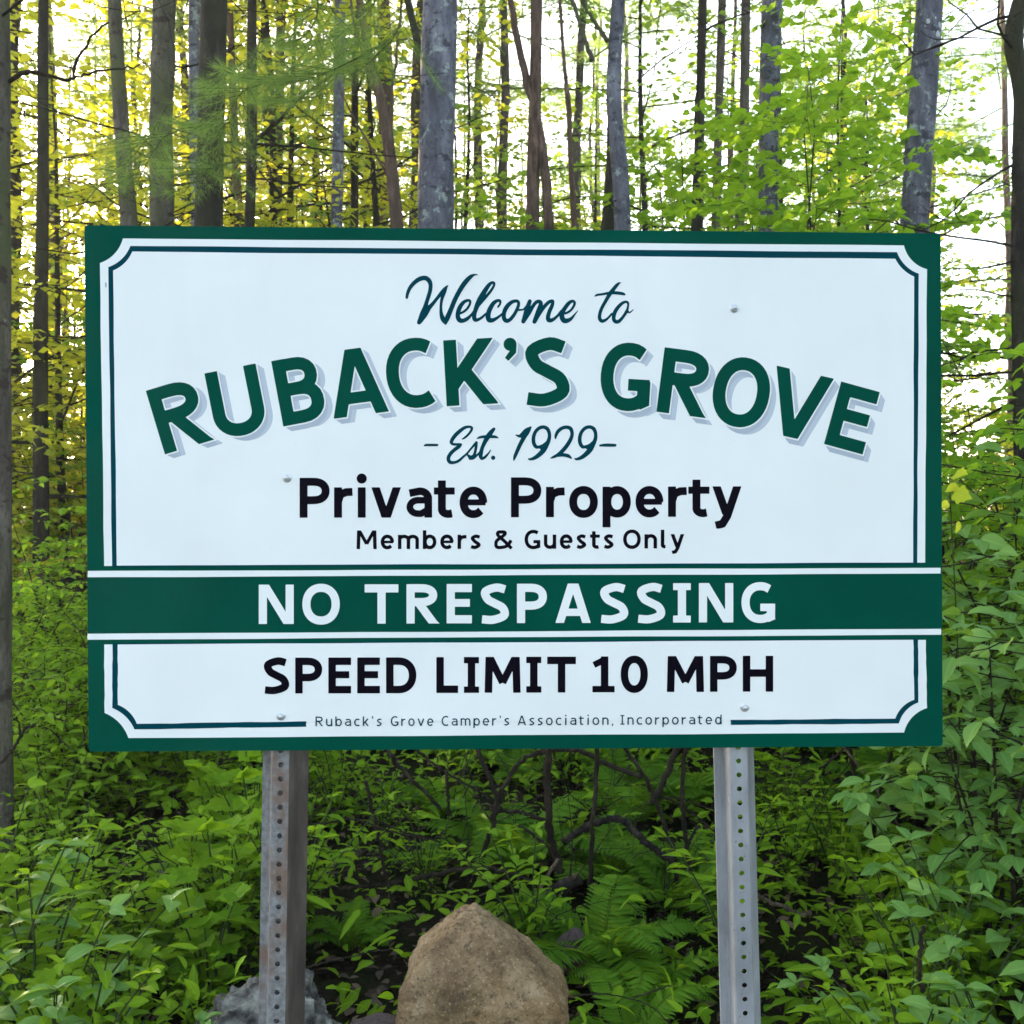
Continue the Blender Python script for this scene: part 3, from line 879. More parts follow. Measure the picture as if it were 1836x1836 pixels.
herbs = [herb_src('leafy_herb', .34, 8, .055, OVATE, M['leaf_herb'], 6), herb_src('leafy_herb', .26, 11, .036, OVATE, M['leaf_herb'], 6),
         herb_src('leafy_herb', .42, 6, .085, LANCE, M['leaf_herb'], 8, 1.3), herb_src('leafy_herb', .30, 6, .07, MAPLE, M['leaf_herb'], 4)]
hl = ['oval leaved green herb of the shaded undergrowth', 'small leaved low green herb of the shaded undergrowth',
      'narrow leaved upright green herb of the shaded undergrowth', 'lobed leaved green seedling of the shaded undergrowth']
hg = ['oval leaved herbs of the undergrowth', 'small leaved herbs of the undergrowth', 'narrow leaved herbs of the undergrowth', 'lobed leaved seedlings of the undergrowth']
ferns = [fern_src('fern', .55, 8, M['leaf_fern']), fern_src('fern', .42, 7, M['leaf_fern'])]
shrubs = [shrub_src('leafy_shrub', .9, 6, .06, OVATE, M['leaf_herb'], .45), shrub_src('leafy_shrub', .7, 6, .075, MAPLE, M['leaf_sapling'], .45),
          shrub_src('leafy_shrub', 1.3, 7, .07, OVATE, M['leaf_herb'], .6)]
sl = ['bushy green shrub with oval leaves growing', 'bushy shrub with bright lobed leaves growing', 'tall green shrub with oval leaves growing']
sg = ['oval leaved shrubs of the undergrowth', 'bright lobed leaved shrubs of the undergrowth', 'tall oval leaved shrubs of the undergrowth']

def zone(x, y):
    px = 918 + x / y * FOC
    return 'left of the left post' if px < 500 else ('between the two posts' if px < 1320 else 'right of the right post')
def blocked(x, y):
    # keep the boulders, the posts and the view of the dead branches clear
    if y < 3.05 and -1.0 < x < .95: return True
    if 2.4 < y < 3.7 and -.72 < x < .72: return True
    return False
n_ = 0
while n_ < 290:
    y = 2.7 + 9.5 * RNG.uniform() ** 1.35; x = RNG.uniform(-1, 1) * (y * .53 + .35)
    if blocked(x, y): continue
    if y < 6.5 and -.75 < x < 1.0 and RNG.uniform() < .62: continue
    if x > 0 and RNG.uniform() < .25: continue
    w4 = [.42, .26, .1, .22] if x < 0 else [.38, .16, .16, .30]
    k = int(RNG.choice(4, p=w4)); n_ += 1
    place(herbs[k], USED, x, y, RNG.uniform(0, 6.28), RNG.uniform(.75, 1.5) * (1 + .03 * y), hl[k] + ' ' + zone(x, y), 'herb', hg[k] + ' ' + zone(x, y), tilt=(RNG.normal(0, .1), RNG.normal(0, .1)))
n_ = 0
while n_ < 46:
    y = RNG.uniform(4.6, 13); x = RNG.uniform(-1, 1) * (y * .53 + .5)
    if abs(x) < 1.2 and y < 5.6: continue
    k = int(RNG.choice(3, p=[.45, .3, .25])); n_ += 1
    if k == 2 and abs(x) < .35 * y: k = 0
    place(shrubs[k], USED, x, y, RNG.uniform(0, 6.28), RNG.uniform(.7, 1.15), sl[k] + ' ' + zone(x, y), 'shrub', sg[k] + ' ' + zone(x, y))
# ferns: those one can point to, then the rest
for k, (px, py, Y, s, lab) in enumerate(((1075, 1790, 3.75, 1.0, 'large fern right of the brown boulder'), (1165, 1770, 3.55, .85, 'fern between the boulder and the right post'),
                                         (1215, 1650, 4.3, .95, 'dark fern behind the right post in deep shade'), (1130, 1850, 3.2, .75, 'low fern at the bottom edge left of the right post'),
                                         (750, 1845, 3.0, .42, 'tiny fern at the foot of the brown boulder'), (765, 1600, 4.6, .6, 'fern behind the brown boulder under the dead branch'),
                                         (1490, 1560, 4.9, .9, 'fern right of the right post, half way up the undergrowth'), (300, 1790, 3.5, .9, 'bright feathery fern left of the grey rock'),
                                         (630, 1740, 3.8, .5, 'fern between the left post and the brown boulder'), (1450, 1850, 3.1, .7, 'low fern at the bottom edge right of the right post'),
                                         (1085, 1570, 4.6, .9, 'fern under the fallen mossy log'), (400, 1640, 4.3, .8, 'fern in the herbs left of the left post'))):
    p_ = at(px, py, Y)
    place(ferns[k % 2], USED, p_[0], Y, k * 1.9, s, lab, 'fern', 'ferns of the undergrowth')
n_ = 0
while n_ < 22:
    y = RNG.uniform(4.6, 9); x = RNG.uniform(-.25, 1) * (y * .5)
    n_ += 1
    place(ferns[n_ % 2], USED, x, y, RNG.uniform(0, 6.28), RNG.uniform(.8, 1.2), 'fern farther back among the herbs and shrubs', 'fern', 'ferns farther back')

# near plants with large leaves
big = herb_src('broad_leaved_plant', .42, 6, .085, OVATE, M['leaf_vine'], 4, 1.15)
for k, (px, Y, s, dz, lab) in enumerate(((95, 2.75, 1.25, .12, 'broad leaved plant in the lower left corner, tallest there'), (215, 2.75, 1.0, .0, 'broad leaved plant right of the tallest one in the lower left corner'),
                                         (20, 3.1, 1.3, .1, 'broad leaved plant at the left edge near the bottom'), (1640, 2.9, 1.15, .1, 'broad leaved plant right of the right post with upright leaves'),
                                         (1780, 2.9, 1.35, .12, 'broad leaved plant in the lower right corner'), (1730, 3.4, 1.4, .15, 'broad leaved plant at the right edge below the sign'),
                                         (1530, 3.0, .9, .0, 'broad leaved plant close to the right post at the bottom edge'))):
    place(big, USED, (px - 918) / FOC * Y, Y, k * 1.3, s, lab, 'plant', 'broad leaved plants near the road', dz=dz - .05)
sd = herb_src('young_seedling', .24, 3, .08, OVATE, M['leaf_sapling'], 3, 1.2)
for k, (px, Y, s, lab) in enumerate(((1225, 2.9, 1.0, 'bright young seedling left of the right post at the bottom edge'), (255, 3.4, 1.0, 'bright young seedling left of the grey rock'), (1560, 2.75, 1.0, 'bright young seedling at the bottom edge right of the right post'))):
    place(sd, USED, (px - 918) / FOC * Y, Y, k * 2.1 + .5, s, lab, 'seedling', 'bright young seedlings')

# tall leafy growth to the right of the sign, wild vine with big lobed pale leaves in front of it
vine = shrub_src('wild_vine', 1.25, 5, .105, OVATE, M['leaf_vine'], .42, .6, .5)
for k, (px, Y, s, lab) in enumerate(((1795, 3.6, .95, 'wild vine with big pale leaves right of the sign, nearest'), (1740, 4.3, 1.1, 'wild vine with big pale leaves close to the right edge of the sign'),
                                     (1850, 4.8, 1.3, 'wild vine with big pale leaves at the right edge of the view'))):
    place(vine, USED, (px - 918) / FOC * Y, Y, k * 2.2, s, lab, 'vine', 'wild vines right of the sign')
tall = shrub_src('tall_shrub', 2.1, 9, .085, OVATE, M['leaf_sapling'], .75, 1.0, .45)
for k, (px, Y, s, lab) in enumerate(((1790, 5.6, 1.20, 'tall leafy shrub behind the vines right of the sign'), (1870, 6.2, 1.2, 'tall leafy shrub at the right edge behind the vines'),
                                     (1710, 6.6, 1.2, 'tall leafy shrub half hidden behind the right end of the sign'), (1800, 7.8, 1.3, 'tall leafy shrub farthest back right of the sign'),
                                     (95, 8.4, .85, 'leafy shrub left of the sign in front of the thin dark trunk'), (20, 6.6, .7, 'leafy shrub at the left edge beside the nearest trunk'),
                                     (150, 6.9, .55, 'leafy shrub just left of the lower part of the sign'))):
    place(tall, USED, (px - 918) / FOC * Y, Y, k * 1.9, s, lab, 'shrub', 'tall shrubs beside the sign')
thick = shrub_src('understory_bush', 2.4, 9, .12, DIAMOND, M['leaf_wood'], .9, .9, .9)
n_ = 0
while n_ < 44:
    Y = RNG.uniform(11, 30); px = RNG.uniform(-250, 620) if n_ < 30 else RNG.uniform(1400, 2050)
    if Y < 14 and px > 190 and px < 1650: continue
    n_ += 1
    place(thick, USED, (px - 918) / FOC * Y, Y, RNG.uniform(0, 6.28), RNG.uniform(.7, 1.3), 'golden backlit bush deep in the wood', 'bush', 'backlit bushes of the wood')
yl = MB()
pr = at(1702, 880, 4.0)
for q in range(7):
    add_leaves(yl, [pr + np.array([RNG.normal(0, .035), RNG.normal(0, .02), .06 - q * .035])], [(RNG.uniform(-.7, .7), -.3, RNG.uniform(-1, .1))], [(RNG.normal(0, .5), -1, RNG.uniform(-.2, .9))], [RNG.uniform(.045, .075)], OVATE if q % 2 else MAPLE, [RNG.uniform(.2, .9)])
yl_root = empty('vine_shoot', (pr[0], 4.0, 0))
s_ = MB(); tube(s_, smooth_path([(0, 0, 0), (.06, .05, .8), (0, 0, pr[2] + .05)], 14), np.linspace(.005, .002, 14), 5, cap=False)
s_.build('stem', M['stem'], yl_root); yl.build('leaves', M['leaf_yellow'], yl_root, offset=(pr[0], 4.0, 0))
tag(yl_root, 'vine shoot with yellow green leaves touching the right end of the sign', 'vine')

# ------------------------------------------------------------------ dead wood
def dead_branch(name, paths, Y, label, mat='twig', cat='branch', rough=.08, group=None):
    lines = []
    for (pp, w0, w1) in paths:
        PP = np.array([at(q[0], q[1], Y + (q[2] if len(q) > 2 else 0)) for q in pp])
        n = 8 * len(PP)
        S = smooth_path(PP, n); S[1:-1] += RNG.normal(0, min(.003, .00035 * max(w0, w1)), S[1:-1].shape)
        lines.append((S, np.linspace(w0, w1, n) * Y / FOC / 2))
    A = np.concatenate([q[0] for q in lines]); b = A[A[:, 2].argmin()].copy()
    if len(lines) == 1:
        mb = MB(); tube(mb, *lines[0], 8, rough)
        o = mb.build(name, M[mat], smooth=True, offset=b); o.location = b
    else:
        o = empty(name, b)
        for q, (S, R_) in enumerate(lines):
            mb = MB(); tube(mb, S, R_, 8, rough)
            mb.build('main_stem' if q == 0 else 'side_stem', M[mat], o, smooth=True, offset=b)
    return tag(o, label, cat, group)
G_ = 'dead branches tangled under the sign'
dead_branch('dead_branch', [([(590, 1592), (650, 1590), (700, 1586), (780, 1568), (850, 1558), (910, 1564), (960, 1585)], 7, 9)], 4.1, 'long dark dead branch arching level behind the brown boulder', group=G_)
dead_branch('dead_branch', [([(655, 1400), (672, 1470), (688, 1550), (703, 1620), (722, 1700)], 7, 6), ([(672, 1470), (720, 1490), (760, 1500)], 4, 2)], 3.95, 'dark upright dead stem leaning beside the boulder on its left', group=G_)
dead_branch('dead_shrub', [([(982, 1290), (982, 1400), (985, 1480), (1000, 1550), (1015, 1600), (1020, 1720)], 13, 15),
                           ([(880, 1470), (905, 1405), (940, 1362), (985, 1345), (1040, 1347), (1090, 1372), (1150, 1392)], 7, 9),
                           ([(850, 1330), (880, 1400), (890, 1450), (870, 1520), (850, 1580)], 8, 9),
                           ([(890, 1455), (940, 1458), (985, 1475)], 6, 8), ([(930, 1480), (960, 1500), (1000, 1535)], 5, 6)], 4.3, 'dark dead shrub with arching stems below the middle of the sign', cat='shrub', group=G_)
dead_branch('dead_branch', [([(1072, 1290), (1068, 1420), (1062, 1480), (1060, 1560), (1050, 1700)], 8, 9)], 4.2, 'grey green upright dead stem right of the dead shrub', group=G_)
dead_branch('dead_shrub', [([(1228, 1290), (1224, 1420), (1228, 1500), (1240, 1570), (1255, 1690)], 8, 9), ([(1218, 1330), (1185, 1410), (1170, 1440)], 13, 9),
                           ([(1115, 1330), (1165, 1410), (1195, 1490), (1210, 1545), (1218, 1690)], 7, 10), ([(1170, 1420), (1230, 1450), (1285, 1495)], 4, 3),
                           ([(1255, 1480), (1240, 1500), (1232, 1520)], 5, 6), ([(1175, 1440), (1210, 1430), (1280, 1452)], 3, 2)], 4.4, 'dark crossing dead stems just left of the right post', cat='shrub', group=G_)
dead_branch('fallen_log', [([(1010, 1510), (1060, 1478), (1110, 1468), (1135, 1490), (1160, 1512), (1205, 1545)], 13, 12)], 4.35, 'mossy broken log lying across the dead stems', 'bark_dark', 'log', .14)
dead_branch('fallen_log', [([(890, 1680), (940, 1640), (985, 1605), (1040, 1575)], 34, 22)], 4.0, 'thick rotten log in deep shade behind the boulder', 'bark_dark', 'log', .12)
dead_branch('dead_stick', [([(935, 1645), (965, 1600), (1000, 1540)], 5, 6)], 3.9, 'pale stick leaning right above the boulder', 'twig_pale', 'stick')
dead_branch('dead_stick', [([(1355, 1605), (1400, 1625), (1445, 1642)], 7, 9)], 4.0, 'pale broken stick lying right of the right post', 'twig_pale', 'stick')
dead_branch('dead_shrub', [([(1520, 1330), (1535, 1400), (1550, 1460), (1566, 1500), (1570, 1590)], 8, 9), ([(1600, 1350), (1585, 1390), (1573, 1450), (1566, 1500)], 6, 7), ([(1510, 1345), (1470, 1380), (1440, 1405)], 6, 3)], 4.6, 'dark forked dead stems below the right end of the sign', cat='shrub', group=G_)
dead_branch('dead_stick', [([(1505, 1330), (1560, 1400), (1625, 1500)], 4, 4)], 4.3, 'pale straight stalk slanting below the right end of the sign', 'twig_pale', 'stick')
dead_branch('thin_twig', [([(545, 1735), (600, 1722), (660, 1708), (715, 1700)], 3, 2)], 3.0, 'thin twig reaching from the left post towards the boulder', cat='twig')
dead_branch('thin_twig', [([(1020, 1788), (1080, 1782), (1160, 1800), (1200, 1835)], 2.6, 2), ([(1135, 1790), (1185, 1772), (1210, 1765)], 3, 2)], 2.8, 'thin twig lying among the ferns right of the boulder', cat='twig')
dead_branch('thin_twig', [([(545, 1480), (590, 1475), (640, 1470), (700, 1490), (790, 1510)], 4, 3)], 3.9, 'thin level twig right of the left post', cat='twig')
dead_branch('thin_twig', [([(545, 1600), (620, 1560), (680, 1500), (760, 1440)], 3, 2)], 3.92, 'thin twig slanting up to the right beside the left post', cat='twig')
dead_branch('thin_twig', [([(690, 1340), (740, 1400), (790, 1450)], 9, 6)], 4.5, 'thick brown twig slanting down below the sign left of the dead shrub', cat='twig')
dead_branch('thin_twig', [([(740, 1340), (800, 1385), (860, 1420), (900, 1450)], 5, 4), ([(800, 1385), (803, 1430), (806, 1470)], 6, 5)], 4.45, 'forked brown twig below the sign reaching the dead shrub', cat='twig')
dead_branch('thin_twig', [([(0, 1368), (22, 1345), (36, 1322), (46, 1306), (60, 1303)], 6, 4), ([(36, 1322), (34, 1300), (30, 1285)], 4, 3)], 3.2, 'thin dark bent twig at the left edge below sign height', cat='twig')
dead_branch('dead_sapling', [([(1640, 1900), (1652, 1800), (1648, 1740), (1655, 1660)], 12, 7)], 2.9, 'dark upright dead sapling among the leaves in the lower right', cat='sapling')
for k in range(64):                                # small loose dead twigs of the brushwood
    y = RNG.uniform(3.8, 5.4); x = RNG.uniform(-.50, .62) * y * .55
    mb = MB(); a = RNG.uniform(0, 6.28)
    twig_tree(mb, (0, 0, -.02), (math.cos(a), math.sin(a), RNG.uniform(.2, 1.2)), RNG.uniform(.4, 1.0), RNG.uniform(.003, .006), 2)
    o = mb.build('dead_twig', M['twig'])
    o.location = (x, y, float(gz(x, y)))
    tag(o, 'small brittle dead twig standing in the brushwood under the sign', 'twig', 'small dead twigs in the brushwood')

# ------------------------------------------------------------------ rocks
def rock(name, pts, mat, label, sub=4, amp=.010, fine=.004, seed=1, smooth_it=2, freq=5.0):
    bm = bmesh.new()
    for p_ in pts: bm.verts.new(p_)
    bmesh.ops.convex_hull(bm, input=bm.verts[:], use_existing_faces=False)
    loose = [v for v in bm.verts if not v.link_faces]
    bmesh.ops.delete(bm, geom=loose, context='VERTS')
    bmesh.ops.triangulate(bm, faces=bm.faces[:])
    for q in range(sub):
        bmesh.ops.subdivide_edges(bm, edges=bm.edges[:], cuts=1, use_grid_fill=True)
        if q == 2:
            for _ in range(smooth_it):
                bmesh.ops.smooth_vert(bm, verts=bm.verts[:], factor=.35, use_axis_x=True, use_axis_y=True, use_axis_z=True)
    bm.normal_update()
    from mathutils import noise as mn
    for v in bm.verts:
        q = v.co * freq + Vector((seed, seed * 2.3, 0))
        h = mn.noise(q) * amp + mn.noise(q * 2.7) * amp * .5 + mn.noise(q * 7) * fine + abs(mn.noise(q * 1.4)) * amp
        v.co += v.normal * h
    me = bpy.data.meshes.new(name); bm.to_mesh(me); bm.free()
    me.materials.append(mat)
    me.polygons.foreach_set('use_smooth', np.ones(len(me.polygons), bool))
    o = bpy.data.objects.new(name, me); col.objects.link(o)
    return tag(o, label, 'rock')
Yb = 3.22
def silh(outline, Yc, depths):
    """outline seen from the road -> 3D hull points; depths = half thickness for each outline point"""
    P = []
    for (x, y), dd in zip(outline, depths):
        c = at(x, y, Yc)
        for s in (-1, 1):
            P.append((c[0], Yc + (s - 1) * dd, c[2]))
    return P
def put_rock(name, outline, Yc, depths, mat, label, **kw):
    P = silh(outline, Yc, depths)
    c = np.array([np.mean([p[0] for p in P]), Yc, min(p[2] for p in P)])
    o = rock(name, [tuple(np.array(p) - c) for p in P], mat, label, **kw)
    o.location = c
    return o
put_rock('boulder', [(800, 1880), (760, 1822), (732, 1780), (732, 1726), (752, 1682), (806, 1640), (830, 1624), (852, 1619), (886, 1636), (945, 1678), (1006, 1736), (1014, 1775), (975, 1822), (920, 1880)], Yb,
         [.06, .12, .15, .16, .13, .08, .04, .04, .08, .12, .14, .14, .12, .06], M['boulder'], 'big smooth brown granite boulder on the ground between the posts', sub=5, amp=.011, fine=.006, seed=3, freq=8, smooth_it=1)
put_rock('stone', [(770, 1920), (782, 1850), (850, 1832), (930, 1846), (948, 1920)], 3.1, [.10, .10, .08, .10, .10], M['red_rock'], 'dark flat stone wedged under the big brown boulder', amp=.012, seed=14)
put_rock('grey_rock', [(372, 1900), (374, 1822), (420, 1782), (470, 1748), (540, 1742), (585, 1782), (603, 1840), (600, 1900)], 3.05,
         [.12, .12, .10, .07, .07, .10, .12, .12], M['grey_rock'], 'rough pale grey rock behind the foot of the left post', amp=.03, fine=.016, seed=5, smooth_it=1, freq=11)
put_rock('stone', [(625, 1900), (630, 1828), (680, 1812), (725, 1822), (735, 1900)], 3.0, [.06, .06, .05, .06, .06], M['red_rock'], 'small dark reddish stone at the bottom edge beside the boulder', amp=.01, seed=8)
put_rock('stone', [(1000, 1730), (1006, 1685), (1030, 1662), (1052, 1680), (1060, 1730)], 3.7, [.05, .05, .04, .05, .05], M['red_rock'], 'dark rough stone in the shade right behind the boulder', amp=.02, seed=11, freq=14)

# ------------------------------------------------------------------ the welcome sign
# pose of the face: centre, yaw, pitch, roll; the panel is 1.524 m wide
yw, pt, rl = math.radians(1.92623), math.radians(.31734), math.radians(-.069)
Rm = (Matrix.Rotation(yw, 3, 'Z') @ Matrix.Rotation(pt, 3, 'X') @ Matrix.Rotation(rl, 3, 'Y'))
C0 = np.array([.01418, 1.86996, CAM_H + .0404])
Rn = np.array(Rm)
def face(px, py, lift=0.0):
    """sheet measurements (photo pixels) -> panel coordinates in metres (x right, y into the board, z up)"""
    px, py = np.asarray(px, float), np.asarray(py, float)
    ray = np.stack([(px - 918) / FOC, np.ones_like(px), -(py - 918) / FOC], -1)
    o = np.array([0, 0, CAM_H])
    nrm = Rn[:, 1]
    t = (C0 - o).dot(nrm) / (ray @ nrm)
    L = (o + ray * t[..., None] - C0) @ Rn
    L[..., 1] = -lift
    return L
sign = empty('welcome_sign', (C0[0], C0[1] + .03, 0), yw)
tag(sign, 'green and white painted welcome board on two perforated steel posts', 'sign')
S_mat = Matrix.Translation((C0[0], C0[1] + .03, 0)) @ Matrix.Rotation(yw, 4, 'Z')
P_mat = Matrix.Translation(Vector(C0)) @ Rm.to_4x4()
REL = np.array(S_mat.inverted() @ P_mat)
def to_root(V):
    return V @ REL[:3, :3].T + REL[:3, 3]
def flat_part(name, polys, lift, mat, label=None):
    mb = MB()
    for poly in polys:
        poly = np.asarray(poly, float)
        V = to_root(face(poly[:, 0], poly[:, 1], lift))
        mb.add(V, [list(range(len(V)))[::-1]])
    o = mb.build(name, mat, panel, smooth=False)
    if label: o['label'] = label
    return o

def arc3(a, m_, b, n=12):
    a, m_, b = map(lambda q: complex(*q), (a, m_, b))
    w = (b - a) / (m_ - a)
    c = (a - m_) * (w - abs(w) ** 2) / (2j * w.imag) - a
    c = -c; r = abs(a - c)
    import cmath
    ta, tb = cmath.phase(a - c), cmath.phase(b - c)
    dt = (tb - ta + math.pi) % (2 * math.pi) - math.pi
    return [(c + r * cmath.exp(1j * (ta + dt * q / n))) for q in range(n + 1)]
def arcp(a, m_, b, n=12):
    return [(z.real, z.imag) for z in arc3(a, m_, b, n)]
def edge(a, b, amp=.5, n=26):
    """a brushed straight edge: barely uneven"""
    t = np.linspace(0, 1, n)[1:-1]
    a, b = np.array(a, float), np.array(b, float)
    nn = np.array([-(b - a)[1], (b - a)[0]]) / np.linalg.norm(b - a)
    ph = RNG.uniform(0, 6.28, 3)
    w = amp * (.6 * np.sin(t * 9 + ph[0]) + .4 * np.sin(t * 21 + ph[1]) + .25 * np.sin(t * 37 + ph[2]))
    w *= np.minimum(1, np.minimum(t, 1 - t) * 8)
    return [tuple(a + (b - a) * q + nn * e) for q, e in zip(t, w)]
def wob(pts_or_arcs):
    out = []
    n = len(pts_or_arcs)
    for i_, s in enumerate(pts_or_arcs):
        s = s if isinstance(s, list) else [s]
        nx_ = pts_or_arcs[(i_ + 1) % n]; nx_ = nx_[0] if isinstance(nx_, list) else nx_
        out += s + edge(s[-1], nx_)
    return out

# board with rounded corners and real thickness
cs = [(151.3, 403.7), (1686.6, 418.4), (1690.2, 1337.6), (159.2, 1347.8)]
outl = []
for i_ in range(4):
    p0, p1, p2 = (np.array(cs[(i_ + q) % 4], float) for q in (-1, 0, 1))
    a = p1 + (p0 - p1) / np.linalg.norm(p0 - p1) * 7; b = p1 + (p2 - p1) / np.linalg.norm(p2 - p1) * 7
    for t in np.linspace(0, 1, 6):
        outl.append(tuple((1 - t) ** 2 * a + 2 * t * (1 - t) * p1 + t * t * b))
outl = np.array(outl)
Lf = face(outl[:, 0], outl[:, 1], 0.0); n = len(Lf)
Lb = Lf.copy(); Lb[:, 1] = .010
mb = MB()
mb.add(to_root(Lf), [list(range(n))[::-1]]); mb.add(to_root(Lb), [list(range(n))])
panel = mb.build('panel', M['green'], sign, smooth=False)
mb = MB(); V = np.concatenate([to_root(Lf), to_root(Lb)])
mb.add(V, [[q, (q + 1) % n, n + (q + 1) % n, n + q] for q in range(n)])
mb.build('panel_edge', M['edge'], sign, smooth=False)

top_white = wob([arcp((179.3, 471.7), (206.2, 454.3), (220.5, 427.6)), arcp((1620.6, 440.1), (1634.4, 466.4), (1662, 482.8)), (1658.5, 1008.8), (187, 1014.7)])
top_green = wob([arcp((194.5, 479.1), (219.5, 463.5), (234.1, 441.2)), arcp((1608, 452.3), (1622.5, 475.5), (1647, 490.9)), (1644.2, 1012), (201.4, 1017)])
top_field = wob([arcp((203.2, 485.2), (225.5, 470), (237.6, 451.2)), arcp((1604.8, 464.2), (1618, 482.5), (1638.6, 496.2)), (1636.8, 1008.6), (209.7, 1014)])
band_a = wob([(157.6, 1023.6), (1686.2, 1018), (1686.4, 1028.2), (157.6, 1034.9)])
band_b = wob([(156.9, 1136.2), (1687.3, 1127.4), (1687.4, 1138), (157, 1146.9)])
low_white = wob([(187, 1155.4), (1659.8, 1147.2), arcp((1662, 1269.5), (1634, 1287.5), (1620.8, 1313.3)), arcp((230.4, 1323.2), (215, 1297), (187.7, 1278.3))])
low_green = wob([(202, 1153), (1645.8, 1145), arcp((1646.3, 1259.4), (1623, 1275), (1611.4, 1297)), (1310, 1299.6), (1310, 1291.2), (549, 1293.8), (549, 1302.8), arcp((241.3, 1307.5), (227, 1286), (201.6, 1269.2))])
low_field = wob([(211.4, 1155.4), (1637, 1147), arcp((1638.8, 1254.5), (1616.5, 1268.5), (1604.8, 1288.2)), (1309, 1290.6), (1309, 1291.6), (550, 1294), (550, 1293), arcp((245.7, 1297.5), (234, 1278.5), (211.7, 1263.5))])
flat_part('border', [top_white, low_white], .0004, M['white'])
flat_part('border_line', [top_green, low_green], .0008, M['line'])
flat_part('field', [top_field, low_field], .0012, M['white'])
flat_part('stripe', [band_a, band_b], .0006, M['white'])

# ---- lettering: brush strokes -> distance field -> clean outlines
def seg_sd(U, V, a, b, ra, rb):
    ax, ay = a; dx, dy = b[0] - ax, b[1] - ay
    L2 = dx * dx + dy * dy + 1e-12
    tc = np.clip(((U - ax) * dx + (V - ay) * dy) / L2, 0, 1)
    return np.hypot(U - ax - tc * dx, V - ay - tc * dy) - (ra + (rb - ra) * tc)

def strokes_sd(U, V, strokes, butt=True):
    D = np.full(U.shape, 1e3)
    for pts, r in strokes:
        r = np.broadcast_to(np.asarray(r, float), (len(pts),))
        P = np.array(pts, float)
        m_ = len(P) - 1
        sl = np.linalg.norm(np.diff(P, axis=0), axis=1); cum = np.concatenate([[0], np.cumsum(sl)])
        closed = np.linalg.norm(P[0] - P[-1]) < 1e-6
        def tang(k0, k1):
            d = P[k1] - P[k0]; return d / (np.linalg.norm(d) + 1e-12)
        rr = r.max()
        ka = min(m_, max(1, int(np.searchsorted(cum, rr * .8)))); kb = max(0, min(m_ - 1, int(np.searchsorted(cum, cum[-1] - rr * .8)) - 1))
        ta, tb = tang(0, ka), tang(kb, m_)
        ea = -((U - P[0][0]) * ta[0] + (V - P[0][1]) * ta[1]); eb = (U - P[-1][0]) * tb[0] + (V - P[-1][1]) * tb[1]
        for q in range(m_):
            d = seg_sd(U, V, P[q], P[q + 1], r[q], r[q + 1])
            if butt and not closed:
                if cum[q] < rr * 1.6: d = np.maximum(d, ea)
                if cum[-1] - cum[q + 1] < rr * 1.6: d = np.maximum(d, eb)
            D = np.minimum(D, d)
    return D

def field_mesh(mb, D, px0, py0, h, lift, fwd=None):
    """filled region D<0 of a grid (step h photo px) as flat polygons"""
    ins = D < 0
    ny, nx_ = D.shape
    q4 = ins[:-1, :-1].astype(int) + ins[:-1, 1:] + ins[1:, 1:] + ins[1:, :-1]
    def P(x, y):
        x, y = px0 + np.asarray(x, float) * h, py0 + np.asarray(y, float) * h
        if fwd: x, y = fwd(x, y)
        return to_root(face(x, y, lift))
    jj, ii = np.nonzero(q4 == 4)
    if len(ii):
        X = np.stack([ii, ii + 1, ii + 1, ii], 1).ravel(); Y = np.stack([jj, jj, jj + 1, jj + 1], 1).ravel()
        mb.add(P(X, Y), np.arange(len(ii) * 4).reshape(-1, 4)[:, ::-1])
    jj, ii = np.nonzero((q4 > 0) & (q4 < 4))
    xs, ys, fc = [], [], []
    for j_, i_ in zip(jj, ii):
        c = ((i_, j_), (i_ + 1, j_), (i_ + 1, j_ + 1), (i_, j_ + 1)); poly = []
        for e in range(4):
            a, b = c[e], c[(e + 1) % 4]
            da, db = D[a[1], a[0]], D[b[1], b[0]]
            if da < 0: poly.append(a)
            if (da < 0) != (db < 0):
                t = da / (da - db); t = min(max(t, .001), .999)
                poly.append((a[0] + (b[0] - a[0]) * t, a[1] + (b[1] - a[1]) * t))
        if len(poly) > 2:
            fc.append([len(xs) + q for q in range(len(poly))][::-1])
            xs += [q[0] for q in poly]; ys += [q[1] for q in poly]
    if fc:
        mb.add(P(xs, ys), fc)

def ar(cx, cy, rx, ry, a0, a1, n=14, e=1.0):
    t = np.radians(np.linspace(a0, a1, n))
    c, s = np.cos(t), np.sin(t)
    return list(zip(cx + rx * np.sign(c) * np.abs(c) ** e, cy + ry * np.sign(s) * np.abs(s) ** e))

